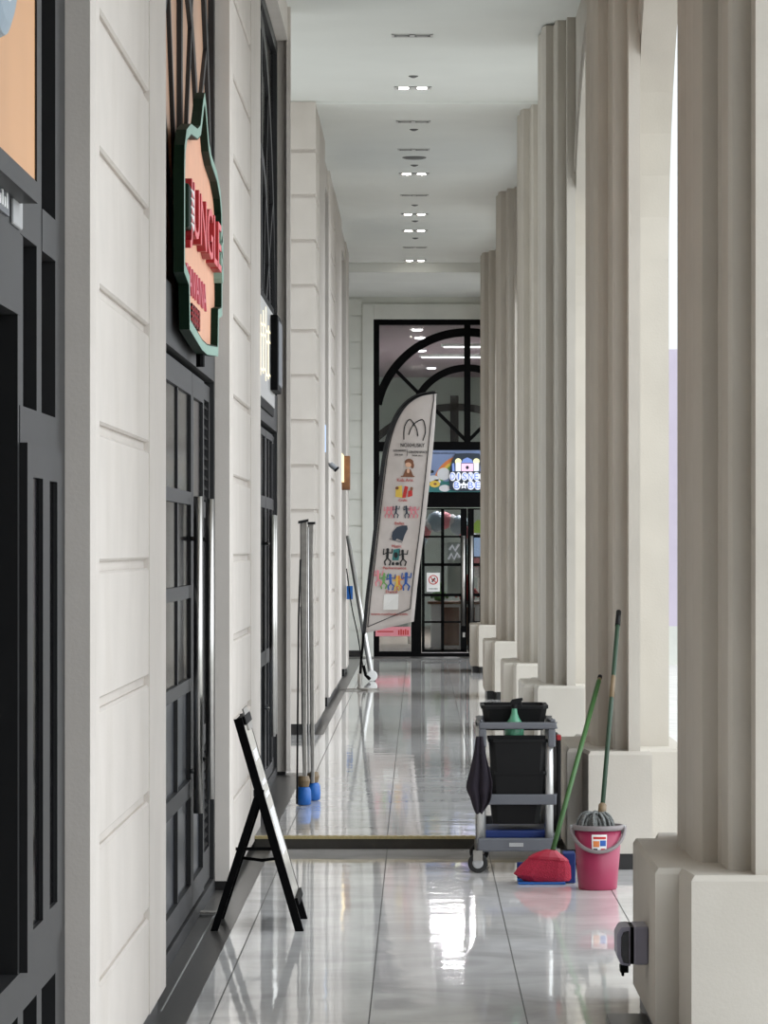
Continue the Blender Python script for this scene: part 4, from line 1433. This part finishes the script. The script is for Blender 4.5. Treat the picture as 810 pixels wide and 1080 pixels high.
# lower deck: tray with raised sides
g.box(X0 + 0.0, X1 - 0.01, Y0, Y0 + 0.03, Z(898), Z(884)).box(X0, X1 - 0.01, Y1 - 0.03, Y1, Z(898), Z(872)).box(X0, X0 + 0.025, Y0 + 0.03, Y1 - 0.03, Z(898), Z(880)).box(X1 - 0.035, X1 - 0.01, Y0 + 0.03, Y1 - 0.03, Z(898), Z(880)).box(X0 + 0.025, X1 - 0.035, Y0 + 0.03, Y1 - 0.03, Z(898), Z(894))
d = g.build('lower_deck', 'greyplastic', t, bevel=0.008)
MB().box(cx_(537), cx_(552), Y0 - 0.004, Y0, Z(893), Z(889)).build('badge', 'ltgrey', d)
MB().box(X0 + 0.03, X1 - 0.04, Y0 + 0.1, Y0 + 0.55, Z(886), Z(877)).build('blue_tray', 'navy', t, bevel=0.01)
# mid shelf
g = MB()
g.box(X0 + 0.02, X1 - 0.01, Y0 + 0.01, Y0 + 0.05, Z(849), Z(838)).box(X0 + 0.02, X1 - 0.01, Y1 - 0.05, Y1 - 0.01, Z(849), Z(838)).box(X0 + 0.02, X0 + 0.05, Y0 + 0.05, Y1 - 0.05, Z(849), Z(838)).box(X1 - 0.04, X1 - 0.01, Y0 + 0.05, Y1 - 0.05, Z(849), Z(838))
g.build('middle_rail', 'greyplastic', t, bevel=0.006)
for x in (508, 579.5):
    for y in (Y0 + 0.04, Y1 - 0.05):
        MB().tube([(cx_(x), y, Z(890)), (cx_(x), y, Z(766))], 0.024 if y < CD + 0.3 else 0.022, 12).build('post', 'silver', t, smooth=True)
# top handle frame
g = MB()
g.box(cx_(505), cx_(587), Y0 - 0.005, Y0 + 0.045, Z(769), Z(762)).box(cx_(505), cx_(587), Y1 - 0.05, Y1, Z(769), Z(762)).box(cx_(505), cx_(511), Y0 + 0.045, Y1 - 0.05, Z(769), Z(762)).box(cx_(581), cx_(587), Y0 + 0.045, Y1 - 0.05, Z(769), Z(762))
g.box(cx_(505), cx_(513), Y0 - 0.004, Y0 + 0.05, Z(788), Z(769)).box(cx_(578), cx_(586), Y0 - 0.004, Y0 + 0.05, Z(788), Z(769))
g.box(cx_(580), cx_(586), Y0 + 0.0, Y0 + 0.04, Z(762), Z(758.5)).box(cx_(506), cx_(509), Y0 + 0.0, Y0 + 0.04, Z(762), Z(758.5))
g.build('handle_frame', 'greyplastic', t, bevel=0.008)


def bin_(name, xa, xb, ya_, yb_, z0, z1, taper, m='blackplastic', rim=True):
    g = MB()

    def R(i, z, w=0.03):
        a, b_, c, d_ = xa + i, xb - i, ya_ + i, yb_ - i
        return [(a + w, c, z), (b_ - w, c, z), (b_, c + w, z), (b_, d_ - w, z), (b_ - w, d_, z), (a + w, d_, z), (a, d_ - w, z), (a, c + w, z)]
    rings = [R(taper, z0), R(0, z1)]
    if rim:
        rings += [R(-0.008, z1), R(-0.008, z1 + 0.018), R(0.012, z1 + 0.018), R(taper * 0.8 + 0.012, z0 + 0.02)]
    g.loft(rings)
    return g.build(name, m, t)


bin_('top_bin', cx_(509.5), cx_(578), Y0 + 0.16, Y0 + 0.62, Z(772), Z(749), 0.02)
bin_('waste_bin', cx_(516.5), cx_(577), Y0 + 0.0, Y0 + 0.4, Z(815), Z(783), 0.01)
bin_('waste_bin', cx_(517), cx_(578), Y0 + 0.02, Y0 + 0.45, Z(838), Z(817), 0.006)
bin_('lower_bin', cx_(518), cx_(572), Y0 + 0.06, Y0 + 0.5, Z(870), Z(848), 0.012)
MB().box(cx_(517), cx_(576), Y0 + 0.03, Y0 + 0.06, Z(780), Z(776)).build('rail', 'blackplastic', t)
MB().box(cx_(588), cx_(592.5), Y0 + 0.1, Y0 + 0.6, Z(888), Z(778)).build('side_panel', 'blackplastic', t, bevel=0.006)
MB().box(cx_(587), cx_(592), Y0 + 0.02, Y0 + 0.1, Z(781), Z(775.5)).build('red_clip', 'deepred', t, bevel=0.004)
for x, y in ((502.5, Y0 + 0.02), (585, Y0 + 0.1), (506, Y1 - 0.12), (583, Y1 - 0.08)):
    X = cx_(x)
    w = MB().lathe([(0.008, -0.016), (0.048, -0.016), (0.055, -0.008), (0.055, 0.008), (0.048, 0.016), (0.008, 0.016)], (X + 0.008, y, 0.0555), 24, 'y').build('caster', 'rubber', t)
    MB().lathe([(0.004, -0.02), (0.02, -0.02), (0.03, -0.017)], (X + 0.008, y, 0.0555), 18, 'y').build('hub', 'ltgrey', w)
    MB().box(X - 0.018, X + 0.034, y + 0.02, y + 0.026, 0.05, Z(897)).box(X - 0.018, X + 0.034, y - 0.026, y - 0.02, 0.07, Z(897)).build('fork', 'alu', w)

# spray bottle hanging on the handle
t = empty('spray_bottle', (cx_(543), CD + 0.10, Z(777)), 'green spray bottle with a black trigger standing behind the cart handle', 'bottle')
c = (cx_(543), CD + 0.10, Z(777))
q = ck
MB().lathe([(0.5 * q, 0), (9.8 * q, 0), (10.2 * q, 1 * q), (10.2 * q, 6.5 * q), (9.0 * q, 13 * q), (5.2 * q, 19 * q), (3.4 * q, 24 * q), (2.8 * q, 29 * q), (2.6 * q, 30 * q)], c, 22).build('bottle', 'spray', t, smooth=True)
MB().lathe([(3.2 * q, 29 * q), (3.4 * q, 29.5 * q), (3.4 * q, 33 * q), (2 * q, 34 * q)], c, 16).build('collar', 'blackplastic', t)
v = Vector(c)
MB().prism([(v.x - 2 * q, v.z + 33 * q), (v.x - 4.5 * q, v.z + 35.5 * q), (v.x - 2.5 * q, v.z + 38.5 * q), (v.x + 3 * q, v.z + 39.5 * q), (v.x + 8.6 * q, v.z + 40.3 * q), (v.x + 9 * q, v.z + 37.6 * q), (v.x + 7.4 * q, v.z + 36.8 * q), (v.x + 8.2 * q, v.z + 31 * q), (v.x + 6.5 * q, v.z + 31 * q), (v.x + 5 * q, v.z + 36 * q), (v.x + 2.6 * q, v.z + 33 * q)], v.y - 0.013, v.y + 0.013, 'y').build('trigger', 'blackplastic', t, bevel=0.003)

# dark cloth hanging off the cart
rows = []
outl = [(501.5, 776, 510), (500, 788, 511.5), (498, 800, 514), (495.5, 814, 518), (492, 826, 520.5), (492.5, 833, 520), (497, 840, 519.5), (499, 848, 518), (503, 858, 509)]
g = MB()
for i, (xa, yy, xb) in enumerate(outl):
    r = []
    for k in range(9):
        x = xa + (xb - xa) * k / 8
        fold = 0.02 * math.sin(k * 1.9 + i * 0.25) * (0.4 + i / 9)
        yv = yy + (1.5 * math.sin(k * 1.3) if i > 4 else 0)
        p = px(x, yv, CD - 0.06 + fold)
        r.append(g.v(p))
    rows.append(r)
for r0, r1 in zip(rows, rows[1:]):
    for k in range(8):
        g.f([r0[k], r0[k + 1], r1[k + 1], r1[k]])
o = g.build('cleaning_cloth', 'cloth', smooth=True)
so = o.modifiers.new('thick', 'SOLIDIFY')
so.thickness = 0.012
ss = o.modifiers.new('sub', 'SUBSURF')
ss.levels = ss.render_levels = 2
tag(o, 'dark purple cloth hanging from the left side of the cleaning cart', 'cloth')

# ------------------------------------------------------------------ broom, dustpan, bucket, mop
BD = 19.4
bx = lambda x: (x - VX) * BD / F
bz = lambda y: H - (y - VY) * BD / F
t = empty('dustpan', (bx(572), BD + 0.05, 0), 'blue dustpan lying on the floor under the red broom head', 'dustpan')
g = MB()
g.box(bx(546), bx(596), BD - 0.09, BD + 0.16, 0.001, 0.012)
g.build('pan', 'blue', t, bevel=0.003)
g = MB()
g.box(bx(594), bx(607), BD + 0.0, BD + 0.17, 0.001, 0.16).box(bx(546), bx(594), BD + 0.15, BD + 0.17, 0.012, 0.1)
g.build('back_wall', 'navy', t, bevel=0.004)
t = empty('broom', (bx(572), BD, 0), 'red headed broom with a green handle leaning on the white pedestal', 'broom')
# fan of bristles
g = MB()
prof = [(928, 542.5, 600), (931, 545, 601), (921, 546, 602), (913, 551, 601), (906, 558, 600)]
rings = []
for yv, xa, xb, th in ((931, 552, 601, 0.058), (924, 541.5, 602.5, 0.06), (918, 545.5, 602.5, 0.058), (911.5, 551.5, 602, 0.052), (905.5, 557.5, 599.5, 0.045)):
    sl_ = 3.2
    n = 16
    rr = []
    for k in range(n):
        a = 2 * PI * k / n
        u = math.cos(a)
        xx = (xa + xb) / 2 + (xb - xa) / 2 * (abs(u) ** 0.8) * (1 if u > 0 else -1)
        yy = yv + (1.6 if yv > 925 else 2.4) * ((xx - 572) / 28)
        p = px(xx, yy, BD)
        p.z = max(p.z, 0.014)
        rr.append((p.x, BD + th * math.sin(a), p.z))
    rings.append(rr)
g.loft(rings)
br = g.build('bristles', 'bristle', t)
g = MB()
rings = []
for yv, xa, xb, th in ((906, 556.5, 600.5, 0.047), (903, 560.5, 597.5, 0.046), (899.5, 567, 592, 0.036), (896, 575.5, 587, 0.024)):
    n = 16
    rr = []
    for k in range(n):
        a = 2 * PI * k / n
        u = math.cos(a)
        xx = (xa + xb) / 2 + (xb - xa) / 2 * (abs(u) ** 0.6) * (1 if u > 0 else -1)
        p = px(xx, yv + 2.2 * ((xx - 578) / 24), BD)
        rr.append((p.x, BD + th * math.sin(a), p.z))
    rings.append(rr)
g.loft(rings)
g.build('cap', 'red', t)
top = px(633, 713, 20.42)
h0 = px(583, 897, BD)
MB().tube([h0, h0.lerp(top, 0.97)], 0.0135, 12).build('handle', 'broomgreen', t, smooth=True)
MB().tube([h0.lerp(top, 0.96), h0.lerp(top, 0.985)], 0.011, 12).build('sleeve', 'bronze', t, smooth=True)
MB().tube([h0.lerp(top, 0.985), top], 0.013, 12).build('end_cap', 'blackplastic', t, smooth=True)

MD = 18.97
mx_ = lambda x: (x - VX) * MD / F
c = Vector((mx_(631.5), MD + 0.11, 0))
t = empty('mop_bucket', c, 'pink plastic mop bucket with a grey handle and a picture sticker', 'bucket')
bh = 0.325
MB().lathe([(0.02, 0), (0.098, 0), (0.102, 0.01), (0.128, bh), (0.122, bh), (0.096, 0.02), (0.02, 0.018)], c, 40).build('body', 'pinkbucket', t, smooth=True)
MB().lathe([(0.124, bh - 0.012), (0.135, bh - 0.012), (0.138, bh), (0.135, bh + 0.014), (0.12, bh + 0.014), (0.12, bh)], c, 40).build('rim', 'midgrey', t, smooth=True)
hp = []
for i in range(21):
    a = PI * i / 20
    hp.append((c.x - 0.142 * math.cos(a), c.y - 0.115 * math.sin(a) - 0.015, bh + 0.005 - 0.125 * math.sin(a)))
MB().tube(hp, 0.010, 10).build('handle', 'midgrey', t, smooth=True)
for e in (-1, 1):
    MB().box(c.x + e * 0.134 - 0.012, c.x + e * 0.134 + 0.012, c.y - 0.03, c.y + 0.02, bh - 0.035, bh + 0.012).build('lug', 'ltgrey', t, bevel=0.004)


def on_bucket(u, z, d):
    r = 0.102 + (0.128 - 0.102) * (z / bh) + d
    a = -PI / 2 + u
    return (c.x + r * math.cos(a), c.y + r * math.sin(a), z)


def patch(u0, u1, z0, z1, m, d, parent=None, name='sticker'):
    g = MB()
    n = 6
    A = [[g.v(on_bucket(u0 + (u1 - u0) * i / n, z, d)) for i in range(n + 1)] for z in (z0, z1)]
    B = [[g.v(on_bucket(u0 + (u1 - u0) * i / n, z, 0.0004)) for i in range(n + 1)] for z in (z0, z1)]
    for i in range(n):
        g.f([A[0][i], A[0][i + 1], A[1][i + 1], A[1][i]])
        g.f([B[0][i], B[0][i + 1], B[1][i + 1], B[1][i]])
        g.f([A[0][i], A[0][i + 1], B[0][i + 1], B[0][i]])
        g.f([A[1][i], A[1][i + 1], B[1][i + 1], B[1][i]])
    g.f([A[0][0], A[1][0], B[1][0], B[0][0]])
    g.f([A[0][n], A[1][n], B[1][n], B[0][n]])
    return g.build(name, m, parent or t)


st = patch(-0.3, 0.34, 0.205, 0.295, 'white', 0.002)
patch(-0.24, 0.02, 0.23, 0.262, 'orangeink', 0.003, st, 'sticker_mark')
patch(0.05, 0.3, 0.235, 0.265, 'blueink', 0.003, st, 'sticker_mark')
patch(-0.24, 0.3, 0.272, 0.284, 'redink', 0.003, st, 'sticker_mark')
patch(-0.24, -0.06, 0.21, 0.222, 'ink', 0.003, st, 'sticker_mark')
patch(0.08, 0.28, 0.21, 0.222, 'redink', 0.003, st, 'sticker_mark')

t = empty('mop', (c.x, c.y, 0.05), 'grey string mop standing in the pink bucket, dark green handle against the column', 'mop')
top = px(652.5, 646, 20.22)
nk = Vector((c.x + 0.022, c.y, 0.395))
MB().tube([nk.lerp(top, 0.0), nk.lerp(top, 0.04)], 0.022, 12).build('socket', 'bronze', t, smooth=True)
MB().tube([nk.lerp(top, 0.04), top], 0.0125, 12).build('handle', 'mopgreen', t, smooth=True)
MB().tube([nk.lerp(top, 0.56), nk.lerp(top, 0.67)], 0.0135, 12).build('worn_band', 'bronze', t, smooth=True)
MB().tube([nk.lerp(top, 0.93), nk.lerp(top, 1.005)], 0.0145, 12).build('end_cap', 'blackplastic', t, smooth=True)
g = MB()
for i in range(64):
    a = 2 * PI * i / 64 + random.uniform(-0.05, 0.05)
    r1 = random.uniform(0.055, 0.098)
    hh = random.uniform(0.0, 0.03)
    cx0 = c.x - 0.015
    pts = [(cx0 + 0.02 + 0.012 * math.cos(a), c.y + 0.012 * math.sin(a), 0.385 + hh * 0.4),
           (cx0 + r1 * 0.55 * math.cos(a), c.y + r1 * 0.55 * math.sin(a), 0.375 + hh),
           (cx0 + r1 * 0.95 * math.cos(a), c.y + r1 * 0.95 * math.sin(a), 0.345 + hh * 0.6),
           (cx0 + r1 * 1.02 * math.cos(a), c.y + r1 * 1.02 * math.sin(a), 0.27), (cx0 + r1 * 0.8 * math.cos(a), c.y + r1 * 0.8 * math.sin(a), 0.16)]
    g.tube(spline(pts, 3), 0.0075, 6)
o = g.build('mop_head', 'mop', t, smooth=True)

# ------------------------------------------------------------------ socket box on the nearest pedestal
t = empty('socket_box', (0.80, 13.3, 0.26), 'grey weatherproof socket box on the left side of the nearest pedestal', 'socket')
MB().box(0.783, 0.8375, 13.22, 13.42, 0.275, 0.415).build('box', 'socket', t, bevel=0.008)
g = MB().prism([(0.772, 0.415), (0.738, 0.412), (0.722, 0.385), (0.722, 0.31), (0.736, 0.275), (0.772, 0.27)], 13.22, 13.42, 'y')
cv = g.build('cover', 'socket', t, bevel=0.006)
MB().box(0.771, 0.784, 13.225, 13.415, 0.278, 0.412).build('gasket', 'black', t)
MB().prism([(0.765, 0.4), (0.745, 0.395), (0.737, 0.375), (0.737, 0.31), (0.745, 0.285), (0.765, 0.28)], 13.212, 13.221, 'y').build('window', 'smoke', cv, bevel=0.002)
MB().box(0.735, 0.765, 13.23, 13.3, 0.245, 0.272).box(0.74, 0.75, 13.24, 13.27, 0.232, 0.25).build('latch', 'black', cv, bevel=0.003)
# thin black slab on the floor beside that pedestal
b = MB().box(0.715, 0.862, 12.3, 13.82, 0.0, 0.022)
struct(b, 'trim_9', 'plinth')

# ------------------------------------------------------------------ outside
b = MB().box(1.75, 4.6, 34.5, 140, -0.35, -0.04).box(1.75, 60, -30, 34.5, -0.35, -0.04).box(-40, -3.2, -30, 140, -0.35, -0.04)
struct(b, 'ground', 'pave')
b = MB().box(4.6, 60, 34.5, 140, -0.35, -0.042)  # unseen ground, made dark to cut bounce light on the far ceiling
struct(b, 'ground', 'dim_ground')
b = MB().box(3.21, 8.5, 56.8, 57.2, 0.56, 4.9)
struct(b, 'wall_outside', 'purplewall')
b = MB().box(3.21, 8.5, 56.75, 57.25, -0.04, 0.56)
struct(b, 'wall_outside', 'end')

# ------------------------------------------------------------------ sky and camera
w = bpy.data.worlds.new('overcast')
SC.world = w
w.use_nodes = True
nt = w.node_tree
bg = nt.nodes['Background']
tc = nt.nodes.new('ShaderNodeTexCoord')
sp = nt.nodes.new('ShaderNodeSeparateXYZ')
nt.links.new(tc.outputs['Generated'], sp.inputs[0])
cr = nt.nodes.new('ShaderNodeValToRGB')
cr.color_ramp.elements[0].position = 0.0
cr.color_ramp.elements[0].color = (0.90, 0.955, 1.0, 1)
cr.color_ramp.elements[1].position = 1.0
cr.color_ramp.elements[1].color = (0.90, 0.955, 1.0, 1)
nt.links.new(sp.outputs['Z'], cr.inputs['Fac'])
nt.links.new(cr.outputs['Color'], bg.inputs['Color'])
dt = nt.nodes.new('ShaderNodeVectorMath')
dt.operation = 'DOT_PRODUCT'
dt.inputs[1].default_value = Vector((0.86, -0.32, 0.42)).normalized()
nt.links.new(tc.outputs['Generated'], dt.inputs[0])
hz = nt.nodes.new('ShaderNodeMapRange')
hz.inputs['From Min'].default_value = 0.2
hz.inputs['From Max'].default_value = 1.0
hz.inputs['To Min'].default_value = 0.8
hz.inputs['To Max'].default_value = 2.4
nt.links.new(dt.outputs['Value'], hz.inputs['Value'])
nt.links.new(hz.outputs['Result'], bg.inputs['Strength'])

cam = bpy.data.cameras.new('camera')
co = bpy.data.objects.new('camera', cam)
COL.objects.link(co)
co.location = (0, 0, H)
co.rotation_euler = (PI / 2, 0, 0)
cam.sensor_fit = 'AUTO'
cam.sensor_width = 36.0
cam.lens = F / 1080.0 * 36.0
cam.shift_x = (405 - VX) / 1080.0
cam.shift_y = (VY - 540) / 1080.0
cam.clip_end = 400
SC.camera = co

SC.view_settings.view_transform = 'Standard'
SC.view_settings.look = 'None'
SC.view_settings.gamma = 1.0
SC.view_settings.use_curve_mapping = False
SC.view_settings.exposure = 0.5
SC.cycles.max_bounces = 12
SC.cycles.diffuse_bounces = 8
SC.cycles.glossy_bounces = 5
SC.cycles.transparent_max_bounces = 12
SC.cycles.sample_clamp_indirect = 8.0
SC.cycles.use_denoising = True
